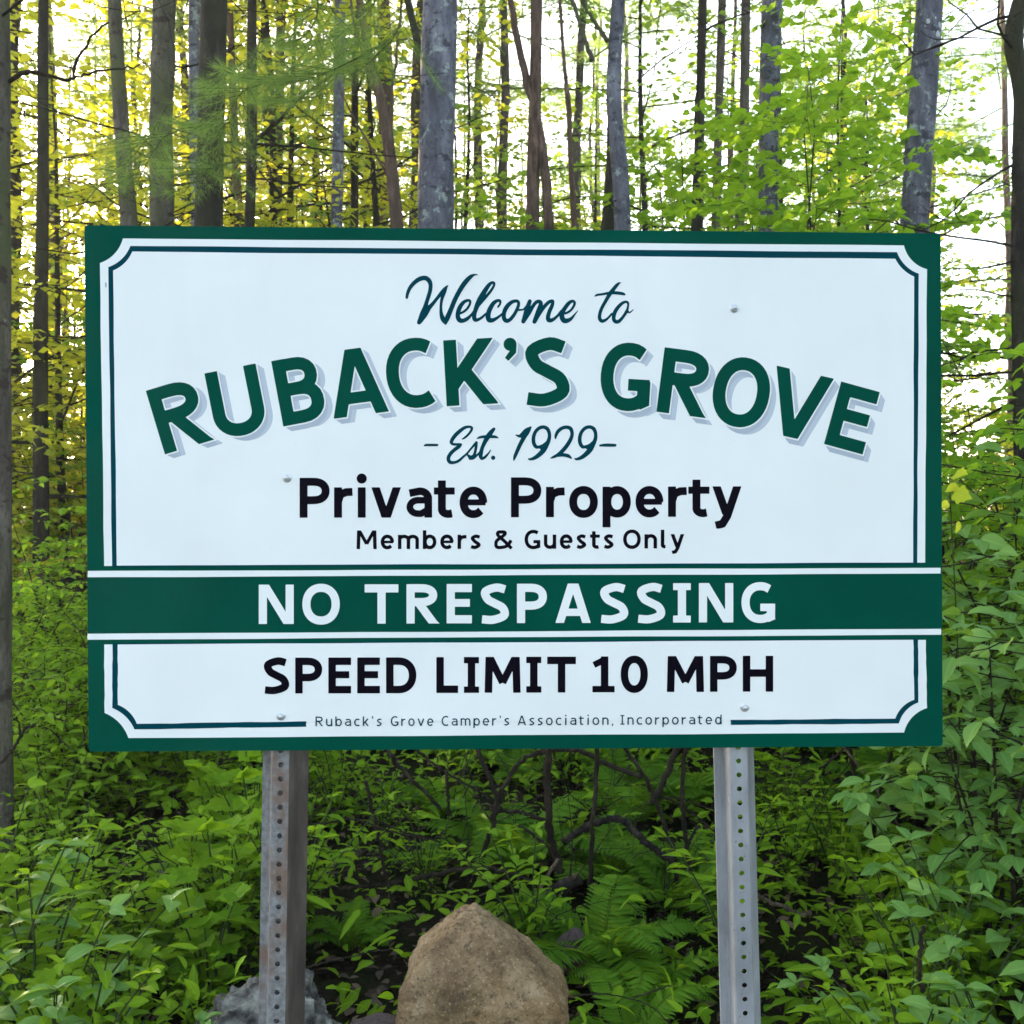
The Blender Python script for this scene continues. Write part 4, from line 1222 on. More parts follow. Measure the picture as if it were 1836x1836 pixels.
XH = .76
def glyph(ch, r):
    """strokes of one letter, cap height 1; returns (width, strokes, clip band or None, dots)"""
    T, B, xt = 1 - r, r, XH - r
    E = .88                                    # slightly squared bowls
    if ch == 'A':
        w = .90; a, b = r * 1.12, w - r * 1.12
        k = .25
        l0, l1 = (a, 0), (w / 2 - r * .25, 1); r0, r1 = (b, 0), (w / 2 + r * .25, 1)
        ext = lambda p, q: [(p[0] + (p[0] - q[0]) * k, p[1] + (p[1] - q[1]) * k), (q[0] + (q[0] - p[0]) * k, q[1] + (q[1] - p[1]) * k)]
        return w, [(ext(l0, l1), r), (ext(r0, r1), r), ([(a + .10, .27), (b - .10, .27)], r * .9)], (0, 1), []
    if ch == 'B':
        w = .70
        return w, [([(r, 0), (r, 1)], r), ([(r, T), (w * .46, T)] + ar(w * .46, (T + .53) / 2, w * .49 - r, (T - .53) / 2, 90, -90, 12, E) + [(r, .53)], r * .97),
                   ([(r, .53), (w * .48, .53)] + ar(w * .48, (.53 + B) / 2, w * .52 - r, (.53 - B) / 2, 90, -90, 12, E) + [(r, B)], r)], None, []
    if ch == 'C':
        w = .76
        return w, [(ar(.47, .5, .47 - r, .52 - r, 56, 304, 26, .92), r)], None, []
    if ch == 'D':
        w = .84
        return w, [([(r, 0), (r, 1)], r), ([(r, T), (w * .42, T)] + ar(w * .42, .5, w * .58 - r, .5 - r, 90, -90, 18, .92) + [(r, B)], r)], None, []
    if ch == 'E':
        w = .63
        return w, [([(r, 0), (r, 1)], r), ([(r, T), (w, T)], r), ([(r, .52), (w * .92, .52)], r * .95), ([(r, B), (w, B)], r)], None, []
    if ch == 'G':
        w = .84
        return w, [(ar(.47, .5, .47 - r, .52 - r, 54, 312, 26, .92), r), ([(w - r, .10), (w - r, .44)], r), ([(w, .44 - r * .6), (.47, .44 - r * .6)], r * .92), ([(w - r * 1.9, .075), (w - r * .2, .15)], r * .75)], None, []
    if ch == 'H':
        w = .85
        return w, [([(r, 0), (r, 1)], r), ([(w - r, 0), (w - r, 1)], r), ([(r, .52), (w - r, .52)], r)], None, []
    if ch == 'I':
        w = .44
        return w, [([(w / 2, 0), (w / 2, 1)], r), ([(0, T + r * .15), (w, T + r * .15)], r * .85), ([(0, B - r * .15), (w, B - r * .15)], r * .85)], None, []
    if ch == 'K':
        w = .80
        return w, [([(r, 0), (r, 1)], r), ([(r * .9, .27), (w - r * 1.6, 1), (w - r * .6, 1.14)], r), ([(.30, .52), (w - r * 1.2, 0), (w, -.18)], r)], (0, 1), []
    if ch == 'L':
        w = .63
        return w, [([(r, 0), (r, 1)], r), ([(r, B), (w, B)], r)], None, []
    if ch == 'M':
        w = 1.04
        return w, [([(r, 0), (r * 1.25, 1)], r), ([(w - r, 0), (w - r * 1.25, 1)], r), ([(r * .9, 1.1), (w / 2, .28)], r * .95), ([(w - r * .9, 1.1), (w / 2, .28)], r * .95)], (0, 1), []
    if ch == 'N':
        w = .86
        return w, [([(r, 0), (r, 1)], r), ([(w - r, 0), (w - r, 1)], r), ([(r * .75, 1.1), (w - r * .75, -.1)], r)], (0, 1), []
    if ch == 'O':
        w = .92
        return w, [(ar(w / 2, .5, w / 2 - r, .52 - r, 0, 360, 40, .93), r)], None, []
    if ch == 'P':
        w = .75
        return w, [([(r, 0), (r, 1)], r), ([(r, T), (w * .46, T)] + ar(w * .46, (T + .34 + r) / 2, w * .54 - r, (T - .34 - r) / 2, 90, -90, 14, E) + [(r, .34 + r)], r)], None, []
    if ch == 'R':
        w = .80
        return w, [([(r, 0), (r, 1)], r), ([(r, T), (w * .46, T)] + ar(w * .46, .72, w * .50 - r, .28 - r, 90, -90, 14, E) + [(r, .44 + r)], r), ([(w * .40, .50), (w - r * 1.15, 0), (w * 1.03, -.14)], r)], (0, 1), []
    if ch == 'S':
        w = .72
        p = smooth_path([(w - r * .9, .86), (w * .56, T + .01), (r + .03, .80), (r + .09, .61), (w * .50, .51), (w - r - .05, .39), (w - r - .01, .20), (w * .46, B - .015), (r * .5, .10)], 34)
        return w, [([tuple(q) for q in p], r)], None, []
    if ch == 'T':
        w = .84
        return w, [([(w / 2, 0), (w / 2, 1)], r), ([(0, T), (w, T)], r)], None, []
    if ch == 'U':
        w = .80
        return w, [([(r, 1), (r, .34)] + ar(w / 2, .34, w / 2 - r, .36 - r, 180, 360, 18, .95)[1:-1] + [(w - r, .34), (w - r, 1)], r)], None, []
    if ch == 'V':
        w = .88
        return w, [([(r * .75, 1.15), (r * 1.1, 1), (w / 2 - r * .1, 0), (w / 2 + .03, -.15)], r), ([(w - r * .75, 1.15), (w - r * 1.1, 1), (w / 2 + r * .1, 0), (w / 2 - .03, -.15)], r)], (0, 1), []
    if ch == '1':
        w = .62
        return w, [([(w * .55, 0), (w * .55, 1)], r), ([(0, B - r * .15), (w, B - r * .15)], r * .85), ([(w * .56, T + .02), (.04, .76)], r * .85)], (0, 1), []
    if ch == '0':
        w = .76
        return w, [(ar(w / 2, .5, w / 2 - r, .52 - r, 0, 360, 40, .93), r)], None, []
    if ch == "'":
        return .2, [([(.10, 1.02), (.09, .76)], (r * 1.0, r * .6))], None, []
    if ch == ',':
        return .2, [([(.12, .10), (.05, -.14)], (r * 1.1, r * .6))], None, []
    if ch == '&':
        w = .80
        p = smooth_path([(w - .02, .02), (.50, .38), (.20, .72), (.20, .88), (.34, T), (.49, .88), (.46, .74), (.16, .46), (r + .01, .26), (.16, .06 + r * .3), (.38, B - .01), (.58, .16), (.68, .30), (w - .04, .46)], 60)
        return w, [([tuple(q) for q in p], r * .95)], None, []
    c = XH / 2
    bw = .70                                    # bowl letters
    if ch == 'a':
        w = .66
        return w, [([(w - r, 0), (w - r, .50)] + ar(w - r - .20, .48, .20, xt - .48, 0, 100, 9) + [(.09, XH - r * 1.5)], r * .96), ([(w - r, .435), (.34, .435)] + ar(.30, (.435 + B) / 2, .30 - r, (.435 - B) / 2, 90, 270, 12) + [(.38, B), (w - r, .20)], r * .84)], None, []
    if ch == 'b':
        return bw, [([(r, 0), (r, 1)], r), (ar(bw / 2 + .01, c, bw / 2 - r - .01, c + .015 - r, 0, 360, 30, .95), r)], None, []
    if ch == 'c':
        w = .60
        return w, [(ar(.37, c, .37 - r, c + .015 - r, 52, 308, 18, .95), r)], None, []
    if ch == 'd':
        return bw, [([(bw - r, 0), (bw - r, 1)], r), (ar(bw / 2 - .01, c, bw / 2 - r - .01, c + .015 - r, 0, 360, 30, .95), r)], None, []
    if ch == 'e':
        w = .69
        return w, [([(r, c), (w - r * .4, c)], r * .75), (ar(w / 2, c, w / 2 - r, c + .015 - r, -3, 318, 28, .95), r)], None, []
    if ch == 'i':
        return .24, [([(.12, 0), (.12, XH)], r)], None, [(.12, .98, r * 1.28)]
    if ch == 'k':
        w = .62
        return w, [([(r, 0), (r, 1)], r), ([(r * 1.4, .28), (w - r, XH)], r), ([(.22, .42), (w - r * .8, 0)], r)], (0, 1.1), []
    if ch == 'l':
        w = .30
        return w, [([(r, 1), (r, .18)] + ar(r + .13, .17, .13, .17 - r, 180, 280, 7), r)], None, []
    if ch == 'm':
        w = 1.08; h_ = w / 2
        return w, [([(r, 0), (r, XH)], r), ([(r, .44)] + ar((r + h_) / 2, .50, (h_ - r) / 2, xt - .49, 170, 0, 10) + [(h_, 0)], r), ([(h_, .44)] + ar((h_ + w - r) / 2, .50, (w - r - h_) / 2, xt - .49, 170, 0, 10) + [(w - r, 0)], r)], None, []
    if ch == 'n':
        w = .66
        return w, [([(r, 0), (r, XH)], r), ([(r, .42)] + ar(w / 2, .47, w / 2 - r, xt - .46, 170, 0, 12) + [(w - r, 0)], r)], None, []
    if ch == 'o':
        w = .71
        return w, [(ar(w / 2, c, w / 2 - r, c + .02 - r, 0, 360, 34, .95), r)], None, []
    if ch == 'p':
        return bw, [([(r, -.26), (r, XH)], r), (ar(bw / 2 + .01, c, bw / 2 - r - .01, c + .015 - r, 0, 360, 30, .95), r)], None, []
    if ch == 'r':
        w = .46
        return w, [([(r, 0), (r, XH)], r), ([(r, .40), (r + .06, .58), (w * .66, xt - .02), (w, XH - r * 1.15)], r)], None, []
    if ch == 's':
        w = .55
        p = smooth_path([(w - r * .7, XH - r * 1.35), (w * .52, xt + .01), (r + .02, XH * .76), (w * .42, XH * .53), (w - r - .01, XH * .29), (w * .45, B - .015), (r * .5, r * 1.35)], 26)
        return w, [([tuple(q) for q in p], r * .97)], None, []
    if ch == 't':
        w = .53
        return w, [([(.20, .93), (.20, .20)] + ar(.20 + .16, .21, .16, .22 - r, 180, 305, 10), r), ([(0, XH - r * .95), (w - .01, XH - r * .95)], r * .9)], None, []
    if ch == 'u':
        w = .66
        return w, [([(r, XH), (r, .30)] + ar(w / 2, .29, w / 2 - r, .30 - r, 185, 350, 12) + [(w - r, .40)], r), ([(w - r, 0), (w - r, XH)], r)], None, []
    if ch == 'v':
        w = .76
        return w, [([(r * .6, XH + .12), (r * 1.15, XH), (w / 2 - r * .1, 0), (w / 2 + .04, -.12)], r), ([(w - r * .6, XH + .12), (w - r * 1.15, XH), (w / 2 + r * .1, 0), (w / 2 - .04, -.12)], r)], (0, XH), []
    if ch == 'y':
        w = .74
        return w, [([(r * .9, XH + .1), (w / 2 - .01, .08)], r), ([(w - r * .75, XH + .1), (w / 2 + .02, .02), (w / 2 - .10, -.18), (.10, -.22)], r)], (-.30, XH), []
    raise KeyError(ch)

def glyph_sd(U, V, ch, cap, r, sx=1.0):
    """U right, V up in px from the letter's lower left corner"""
    w, st, band, dots = glyph(ch, r / cap)
    S = [([(x * cap * sx, y * cap) for x, y in p], np.asarray(q) * cap) for p, q in st]
    D = strokes_sd(U, V, S)
    if band:
        D = np.maximum(D, np.maximum(band[0] * cap - V, V - band[1] * cap))
    for x, y, q in dots:
        D = np.minimum(D, np.hypot(U - x * cap * sx, V - y * cap) - q * cap)
    return D

def text_line(mb, words, cap, r, lift, h, gap=.11, sp=.0):
    """words: (text, x0, x1, baseline y at x0, baseline y at x1)"""
    for text, x0, x1, y0, y1 in words:
        ws = [glyph(c, r / cap)[0] for c in text]
        gaps = [gap + sp - (.07 if (a + b) in ('rt', 'ty', 'ry', 'at') else 0) for a, b in zip(text, text[1:])]
        sx = (x1 - x0) / (cap * (sum(ws) + sum(gaps)))
        x = 0.0
        for k, c in enumerate(text):
            X0 = x0 + x * cap * sx
            pad = 4
            gx_ = np.arange(-pad, ws[k] * cap * sx + pad + h, h); gy_ = np.arange(-cap * 1.12 - pad, cap * .36 + pad, h)
            U, Vd = np.meshgrid(gx_, gy_)
            yb = y0 + (y1 - y0) * (X0 - x0) / (x1 - x0)
            D = glyph_sd(U, -Vd, c, cap, r, sx)
            field_mesh(mb, D, X0 - pad, yb + gy_[0], h, lift)
            x += ws[k] + (gaps[k] if k < len(gaps) else 0)

LT = .0016
def letters(name, words, cap, r, mat, label, h=1.0, gap=.11):
    mb = MB(); text_line(mb, words, cap, r, LT, h, gap)
    mb.build(name, mat, panel)['label'] = label
letters('lettering', [('Private', 537.4, 873.5, 928.2, 927.8), ('Property', 916, 1329.3, 927.4, 926.2)], 71.5, 7.1, M['black'], 'black words Private Property', .9)
letters('lettering', [('Members', 639.3, 862.4, 984.5, 984), ('&', 884.8, 918, 984, 984), ('Guests', 940.5, 1100.4, 984, 983.5), ('Only', 1117, 1226.8, 983.5, 983)], 33.5, 3.15, M['black'], 'smaller black words Members & Guests Only', .6, .19)
letters('lettering', [('NO', 464, 609.7, 1118.6, 1118.2), ('TRESPASSING', 654, 1389.3, 1118, 1115.3)], 70.5, 7.3, M['white'], 'white words NO TRESPASSING on the green band', .9, .20)
letters('lettering', [('SPEED', 472, 746.6, 1243.2, 1242.6), ('LIMIT', 782.7, 1032.5, 1242.2, 1241.2), ('10', 1062, 1161.4, 1241, 1240.6), ('MPH', 1195.4, 1385.8, 1240.4, 1239.6)], 64.3, 6.7, M['black'], 'black words SPEED LIMIT 10 MPH', .9, .17)
letters('lettering', [("Ruback's", 566, 684.7, 1301.6, 1301.3), ('Grove', 701, 777, 1301.2, 1301), ("Camper's", 792, 913, 1300.8, 1300.2), ('Association,', 928, 1100, 1300, 1299), ('Incorporated', 1112, 1293.5, 1298.9, 1298.2)], 17.2, 1.15, M['line'], 'tiny teal line naming the campers association', .35, .34)

# the arched name with its grey block shade; letter frames measured on the sign
ARCH = [('R', 296.9, 814.6, 16.8, 119, 89), ('U', 390.5, 787.5, 11.2, 120, 92.5), ('B', 508.8, 764.7, 10.6, 119, 80), ('A', 598.4, 751, 7.6, 120, 100), ('C', 698.6, 733.5, 5.0, 121, 86),
        ('K', 801.2, 728.4, 3.1, 118, 93), ('S', 940.5, 726.6, 0.0, 120.5, 79), ('G', 1074.8, 732.0, -3.4, 118, 87), ('R', 1177.5, 738.4, -7.4, 116.5, 85.5), ('O', 1269.6, 754.5, -10, 121, 99),
        ('V', 1364.5, 772.4, -12.9, 120, 107), ('E', 1477.2, 796, -15.4, 116, 71.5)]
name_mb, shade_mb, shade2_mb = MB(), MB(), MB()
SX, SY = 13.0, 11.0
def arch_letter(fn, bx, by, rot, wpx, hpx):
    h = 1.0; pad = 8
    gx_ = np.arange(-pad, wpx + SX + pad, h); gy_ = np.arange(-hpx - pad, SY + pad + 4, h)
    U, Vd = np.meshgrid(gx_, gy_)
    c, s = math.cos(math.radians(rot)), math.sin(math.radians(rot))
    fwd = lambda x, y: (bx + x * c + y * s, by - x * s + y * c)
    D = fn(U, -Vd)
    field_mesh(name_mb, D, gx_[0], gy_[0], h, LT, fwd)
    A = np.full(D.shape, 1e3)
    for t in np.linspace(.2, 1, 12):
        A = np.minimum(A, fn(U - SX * t, -(Vd - SY * t)))
    A = np.maximum(A, 2.6 - D)
    under = fn(U - 4.5, -(Vd - SY))                 # the underside of the block is a tone darker
    Bm = np.maximum(A, under)
    dk = np.maximum(A, np.minimum.reduce([fn(U - SX * .35 * t, -(Vd - SY * t * 1.0)) for t in (.45, .7, 1.0)]))
    field_mesh(shade_mb, np.maximum(A, -dk), gx_[0], gy_[0], h, LT - .0002, fwd)
    field_mesh(shade2_mb, dk, gx_[0], gy_[0], h, LT - .0002, fwd)
for ch, bx, by, rot, hp, wp in ARCH:
    R_ = 11.4
    w0 = glyph(ch, R_ / hp)[0]
    sx = wp / (w0 * hp)
    arch_letter(lambda U, V, ch=ch, hp=hp, sx=sx: glyph_sd(U, V, ch, hp, R_, sx), bx, by, rot, wp, hp)
def apos(U, V):
    return np.minimum(np.hypot(U - 12, V - 36) - 11.6, strokes_sd(U, V, [([(19, 36), (17.5, 23), (6, 9)], (4.8, 5.6, 4.2))]))
arch_letter(apos, 902.4, 653.5, 0, 24, 48)
name_mb.build('lettering', M['green'], panel)['label'] = "arched green capitals RUBACK'S GROVE"
o = shade_mb.build('letter_shade', M['shade'], panel); o['label'] = 'pale grey block shade of the arched capitals'
o = shade2_mb.build('letter_shade', M['shade2'], panel); o['label'] = 'darker grey underside of the block shade'

# script lettering: brush courses (x, y, half width) measured on the sign
def script(mb, strokes, ox, oy, s, h=.7):
    Q = []
    for st in strokes:
        a = np.array(st, float)
        a = smooth_path(a, 7 * len(a)) if len(a) > 2 else a
        Q.append(([(ox + x / s, oy + y / s) for x, y, r in a], np.maximum(a[:, 2], 2) / s))
    xs = [p[0] for q in Q for p in q[0]]; ys = [p[1] for q in Q for p in q[0]]
    gx_ = np.arange(min(xs) - 8, max(xs) + 8, h); gy_ = np.arange(min(ys) - 8, max(ys) + 8, h)
    U, V = np.meshgrid(gx_, gy_)
    D = strokes_sd(U, V, Q, False)
    field_mesh(mb, D, gx_[0], gy_[0], h, LT)
mb = MB()
script(mb, [[(96, 500, 24), (112, 420, 30), (155, 320, 34), (235, 225, 38), (330, 160, 42), (430, 140, 42), (500, 185, 42), (530, 260, 38), (525, 360, 36), (495, 470, 36), (460, 580, 36), (430, 690, 46), (392, 790, 54), (352, 890, 48), (322, 950, 40)],
            [(350, 935, 32), (430, 800, 50), (500, 690, 42), (580, 600, 32), (660, 500, 30), (740, 400, 34), (800, 330, 30), (850, 275, 8)],
            [(835, 295, 10), (790, 390, 30), (745, 500, 30), (725, 600, 26), (720, 700, 26), (728, 800, 34), (757, 890, 44), (798, 955, 30), (805, 985, 12)],
            [(808, 960, 26), (838, 870, 46), (880, 770, 44), (925, 660, 42), (975, 540, 42), (1030, 430, 42), (1100, 310, 44), (1180, 200, 44), (1260, 120, 36), (1330, 82, 18), (1400, 82, 4)],
            [(1070, 785, 22), (1130, 760, 22), (1200, 700, 22), (1248, 620, 22), (1252, 565, 24), (1215, 548, 26), (1140, 580, 32), (1075, 660, 40), (1035, 760, 40), (1030, 850, 42), (1062, 908, 44), (1120, 920, 38), (1200, 885, 34), (1265, 825, 24), (1330, 740, 20)],
            [(1385, 675, 22), (1470, 570, 26), (1560, 465, 26), (1640, 365, 24), (1688, 280, 22), (1690, 235, 24), (1655, 225, 26), (1600, 265, 34), (1540, 350, 42), (1480, 450, 48), (1420, 560, 50), (1372, 670, 44), (1337, 780, 38), (1328, 860, 40), (1348, 902, 38), (1400, 900, 28), (1470, 860, 24), (1540, 795, 20)],
            [(1765, 668, 18), (1800, 615, 20), (1802, 562, 24), (1760, 552, 28), (1690, 592, 36), (1635, 670, 42), (1595, 760, 44), (1582, 850, 46), (1602, 905, 46), (1660, 912, 38), (1730, 880, 28), (1800, 830, 22), (1865, 775, 18)]], 720, 485, 10.2)
script(mb, [[(475, 562, 26), (400, 572, 32), (320, 632, 38), (262, 720, 40), (237, 810, 38), (248, 890, 40), (292, 923, 38), (350, 900, 34), (420, 820, 32), (480, 710, 30), (508, 615, 28), (492, 565, 26), (450, 555, 26)],
            [(500, 725, 20), (560, 722, 16), (600, 712, 18), (650, 660, 20)],
            [(712, 565, 36), (682, 650, 42), (652, 750, 46), (618, 860, 42), (593, 935, 38)], [(625, 920, 20), (700, 770, 40), (760, 670, 34), (820, 592, 32), (875, 568, 34), (912, 595, 36), (905, 660, 44), (872, 760, 50), (832, 860, 46), (798, 938, 38)],
            [(830, 910, 22), (900, 760, 40), (980, 660, 34), (1050, 590, 32), (1105, 562, 30), (1135, 572, 28), (1118, 650, 34), (1076, 740, 36), (1048, 830, 38), (1050, 898, 40), (1092, 914, 38), (1150, 890, 30), (1220, 830, 24), (1290, 740, 22)],
            [(1340, 790, 20), (1400, 772, 22), (1470, 720, 22), (1522, 640, 24), (1528, 585, 26), (1490, 562, 26), (1425, 600, 34), (1355, 690, 38), (1305, 780, 42), (1302, 860, 46), (1340, 918, 46), (1400, 918, 40), (1470, 880, 28), (1530, 810, 16), (1590, 738, 6)]], 880, 485, 10.2)
script(mb, [[(1068, 352, 30), (1000, 412, 46), (920, 512, 52), (840, 612, 56), (770, 720, 52), (702, 840, 48), (632, 960, 46), (575, 1080, 46), (540, 1200, 46), (533, 1310, 48), (580, 1383, 50), (650, 1383, 44), (730, 1338, 34), (800, 1270, 30), (870, 1190, 30)],
            [(1055, 345, 18), (1130, 340, 6)], [(400, 715, 10), (460, 676, 30), (600, 656, 32), (760, 628, 36), (900, 615, 42), (1050, 622, 44), (1170, 642, 40), (1220, 665, 26)],
            [(1285, 1110, 36), (1308, 1010, 30), (1318, 920, 30), (1288, 872, 34), (1230, 866, 36), (1140, 912, 44), (1042, 1010, 50), (962, 1130, 54), (925, 1250, 52), (925, 1350, 52), (980, 1408, 52), (1060, 1398, 48), (1150, 1310, 42), (1230, 1200, 40), (1280, 1125, 44), (1345, 1158, 20), (1400, 1130, 18), (1460, 1070, 8)]], 1040, 485, 15.3)
mb.build('lettering', M['line'], panel)['label'] = 'teal script words Welcome to'
mb = MB()
script(mb, [[(130, 502, 18), (170, 494, 26), (250, 493, 27), (390, 494, 24)],
            [(905, 370, 12), (960, 340, 22), (1040, 265, 24), (1092, 190, 26), (1098, 138, 28), (1050, 118, 26), (960, 134, 32), (865, 198, 38), (765, 290, 40), (695, 388, 38), (680, 440, 34), (712, 475, 26), (790, 480, 26), (865, 476, 22), (878, 490, 22), (830, 530, 38), (760, 580, 38), (682, 650, 38), (628, 730, 38), (622, 800, 38), (660, 848, 36), (740, 852, 30), (830, 818, 28), (920, 740, 24), (1000, 670, 22), (1100, 550, 22), (1188, 450, 28)],
            [(1195, 442, 28), (1190, 520, 30), (1175, 610, 28), (1152, 695, 32), (1110, 745, 40), (1060, 738, 36), (1010, 690, 16)], [(1070, 762, 38), (1130, 760, 30), (1200, 710, 22), (1270, 640, 22)],
            [(1555, 165, 32), (1490, 240, 48), (1420, 340, 50), (1360, 450, 42), (1312, 560, 38), (1288, 670, 42), (1284, 735, 38), (1312, 772, 30), (1370, 742, 28), (1430, 680, 20), (1490, 598, 10)],
            [(1218, 355, 14), (1280, 332, 26), (1380, 320, 30), (1480, 320, 30), (1580, 325, 28), (1640, 345, 12)], [(1540, 755, 44), (1540.1, 756, 44)]], 750, 755, 11.475)
nine = [[(598, 425, 12), (560, 392, 20), (510, 385, 26), (476, 330, 28), (471, 250, 28), (496, 170, 26), (550, 110, 26), (620, 90, 26), (680, 120, 28), (708, 190, 26), (704, 270, 28), (670, 350, 34), (625, 430, 38), (560, 500, 34), (490, 550, 28), (425, 572, 18), (400, 565, 12)], [(540, 390, 22), (610, 372, 26), (670, 332, 30)]]
script(mb, [[(430, 92, 14), (382, 160, 34), (332, 240, 32), (272, 350, 30), (227, 450, 28), (193, 530, 24), (177, 585, 10)], [(212, 210, 10), (260, 225, 22), (310, 205, 38), (360, 145, 34), (418, 97, 14)],
            *nine, [(800, 260, 12), (806, 215, 22), (840, 152, 26), (900, 106, 26), (970, 92, 26), (1028, 117, 28), (1048, 190, 26), (1028, 270, 28), (975, 360, 30), (910, 440, 30), (840, 502, 26), (765, 540, 18), (725, 555, 6)],
            [(840, 510, 26), (920, 506, 26), (990, 522, 26), (1035, 555, 12)], *[[(x + 692, y - 2, r) for x, y, r in s] for s in nine], [(1468, 366, 16), (1560, 360, 24), (1690, 363, 22)]], 900, 755, 8.345)
mb.build('lettering', M['line'], panel)['label'] = 'teal script words Est. 1929 between two dashes'

# bolts through the face
def dome(r, hgt, nseg=14):
    V, F = [], []
    for i_, t in enumerate(np.linspace(0, math.pi / 2, 5)):
        for q in range(nseg):
            a = q / nseg * 2 * math.pi
            V.append((r * math.cos(t) * math.cos(a), -hgt * math.sin(t), r * math.cos(t) * math.sin(a)))
    for i_ in range(4):
        for q in range(nseg):
            F.append([i_ * nseg + q, i_ * nseg + (q + 1) % nseg, (i_ + 1) * nseg + (q + 1) % nseg, (i_ + 1) * nseg + q])
    return np.array(V), F
m, nt, p = new_mat('zinc_bolt')
p.inputs['Base Color'].default_value = (.55, .57, .58, 1); p.inputs['Metallic'].default_value = .5; p.inputs['Roughness'].default_value = .35
M['bolt'] = m
for bx, by in ((1316, 553), (515, 857), (504, 1283.5), (1335, 1268)):
    c = face(np.array([bx]), np.array([by]), .0013)[0]
    mb = MB()
    v, f = dome(.0082, .0018); mb.add(to_root(v + c), f)              # washer
    v, f = dome(.0056, .0075); mb.add(to_root(v + c + np.array([0, -.0012, 0])), f)
    mb.build('bolt', M['bolt'], sign, smooth=True)
c = face(np.array([190]), np.array([511]), .0010)[0]
mb = MB(); v, f = dome(.0016, .0004, 8); mb.add(to_root(v * np.array([1, 1, 3.2]) + c), f)
mb.build('paint_chip', M['shade2'], panel)

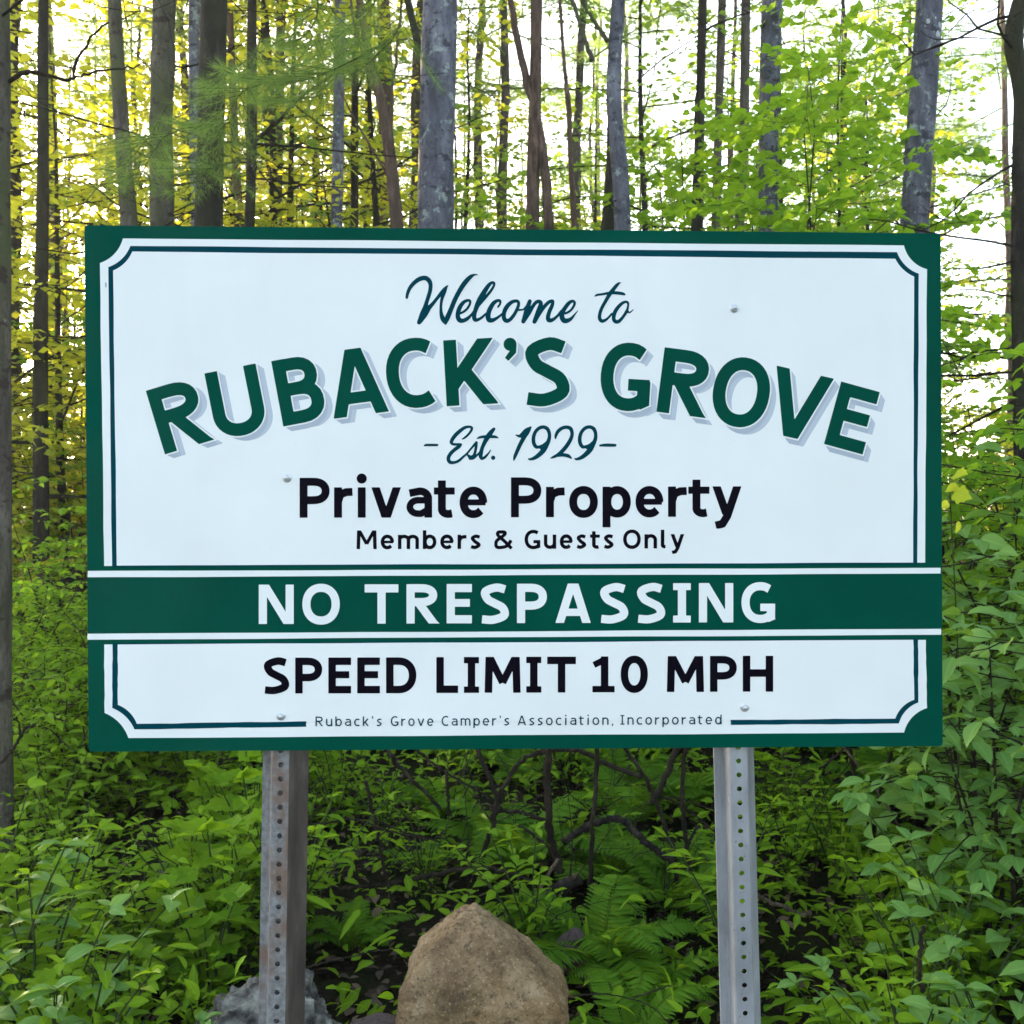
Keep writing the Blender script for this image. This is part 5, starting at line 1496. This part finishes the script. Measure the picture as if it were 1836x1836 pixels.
# perforated steel posts: a hat section with its web towards the road
def post(top, bot, Yt, Yb_, mat, nested, z_top, flange=None):
    A, B_ = at(*top, Yt), at(*bot, Yb_)
    dz = A[2] - B_[2]
    ax = (A - B_) / dz                                      # per metre of height
    ztop = z_top; zbot = -.25
    O = lambda z: A + ax * (z - A[2])
    prof_out = [(-.0395, -.0035), (-.0390, .0000), (-.0262, .0012), (-.0225, .0040), (-.0172, .0262), (-.0150, .0290)]
    mb = MB()
    t = .0022
    N = 60
    zs = np.linspace(zbot, ztop, N)
    fl = MB()
    def sheet(pr, flip=False, mb=mb):
        V = []
        for z in zs:
            o_ = O(z)
            for u, v in pr: V.append(o_ + np.array([u, -v, 0]))
        k = len(pr)
        F = [[i_ * k + q, i_ * k + q + 1, (i_ + 1) * k + q + 1, (i_ + 1) * k + q] for i_ in range(N - 1) for q in range(k - 1)]
        mb.add(np.array(V), F)
    for s in (-1, 1):
        pr = [(u * s * -1 if s == 1 else u, v) for u, v in prof_out]
        if s == 1: pr = [(.0395, -.0240), (.0388, -.0215), (.0262, -.0040), (.0228, .0030)] + pr[4:]  # right flange shaped to slant back so it renders darker
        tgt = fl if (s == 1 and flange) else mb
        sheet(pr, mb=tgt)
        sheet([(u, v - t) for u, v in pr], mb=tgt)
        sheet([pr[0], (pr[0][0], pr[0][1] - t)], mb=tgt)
    # web with a hole every inch
    pitch = .0254; hw, rh = .0150, .0047
    nz = int((ztop - zbot) / pitch)
    for q in range(nz):
        z0 = ztop - (q + 1) * pitch; zc = z0 + pitch / 2
        m_ = 20
        an = np.arange(m_) / m_ * 2 * math.pi + math.pi / 4
        sq = []
        for a in an:
            c_, s_ = math.cos(a), math.sin(a); k_ = min(hw / max(abs(c_), 1e-6), (pitch / 2) / max(abs(s_), 1e-6))
            sq.append((c_ * k_, s_ * k_))
        # make sure the corners are reached
        V = []
        for layer, dep in ((0, .0290), (1, .0290 - t)):
            for (u, w_) in sq:
                V.append(O(zc + w_) + np.array([u, -dep, 0]))
            for a in an:
                V.append(O(zc + rh * math.sin(a)) + np.array([rh * math.cos(a), -dep, 0]))
        F = []
        for i_ in range(m_):
            j_ = (i_ + 1) % m_
            F.append([i_, j_, m_ + j_, m_ + i_])
            F.append([2 * m_ + i_, 3 * m_ + i_, 3 * m_ + j_, 2 * m_ + j_])
            F.append([m_ + i_, m_ + j_, 3 * m_ + j_, 3 * m_ + i_])
        # corner fillers of the square ring
        base = len(V)
        for (cu, cw) in ((hw, pitch / 2), (-hw, pitch / 2), (-hw, -pitch / 2), (hw, -pitch / 2)):
            V.append(O(zc + cw) + np.array([cu, -.0290, 0]))
        for ci, (cu, cw) in enumerate(((hw, pitch / 2), (-hw, pitch / 2), (-hw, -pitch / 2), (hw, -pitch / 2))):
            aa = math.atan2(cw, cu)
            ds = [(abs((math.atan2(math.sin(x - aa), math.cos(x - aa)))), i_) for i_, x in enumerate(an)]
            lo = [i_ for i_, x in enumerate(an) if math.atan2(math.sin(x - aa), math.cos(x - aa)) < 0]
            hi = [i_ for i_, x in enumerate(an) if math.atan2(math.sin(x - aa), math.cos(x - aa)) >= 0]
            l_ = max(lo, key=lambda i_: math.atan2(math.sin(an[i_] - aa), math.cos(an[i_] - aa)))
            h_ = min(hi, key=lambda i_: math.atan2(math.sin(an[i_] - aa), math.cos(an[i_] - aa)))
            F.append([l_, base + ci, h_])
        mb.add(np.array(V), F)
    if nested:                                              # a second channel nested inside, its own holes out of step
        V = []
        for z in zs:
            o_ = O(z)
            for u in (-.0135, .0135): V.append(o_ + np.array([u, -.0150, 0]))
        mb.add(np.array(V), [[2 * i_, 2 * i_ + 1, 2 * i_ + 3, 2 * i_ + 2] for i_ in range(N - 1)])
    inv = np.array(S_mat.inverted())
    for b_ in (mb, fl):
        for k_ in range(len(b_.V)):
            b_.V[k_] = b_.V[k_] @ inv[:3, :3].T + inv[:3, 3]
    o = mb.build('post', mat, sign, smooth=False)
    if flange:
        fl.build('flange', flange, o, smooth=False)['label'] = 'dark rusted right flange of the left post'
    return o
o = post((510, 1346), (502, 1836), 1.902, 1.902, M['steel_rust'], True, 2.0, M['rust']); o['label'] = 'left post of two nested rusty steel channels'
o = post((1318, 1340), (1331, 1836), 1.930, 1.930, M['steel'], False, 2.0); o['label'] = 'right post of clean galvanised steel with a row of round holes'
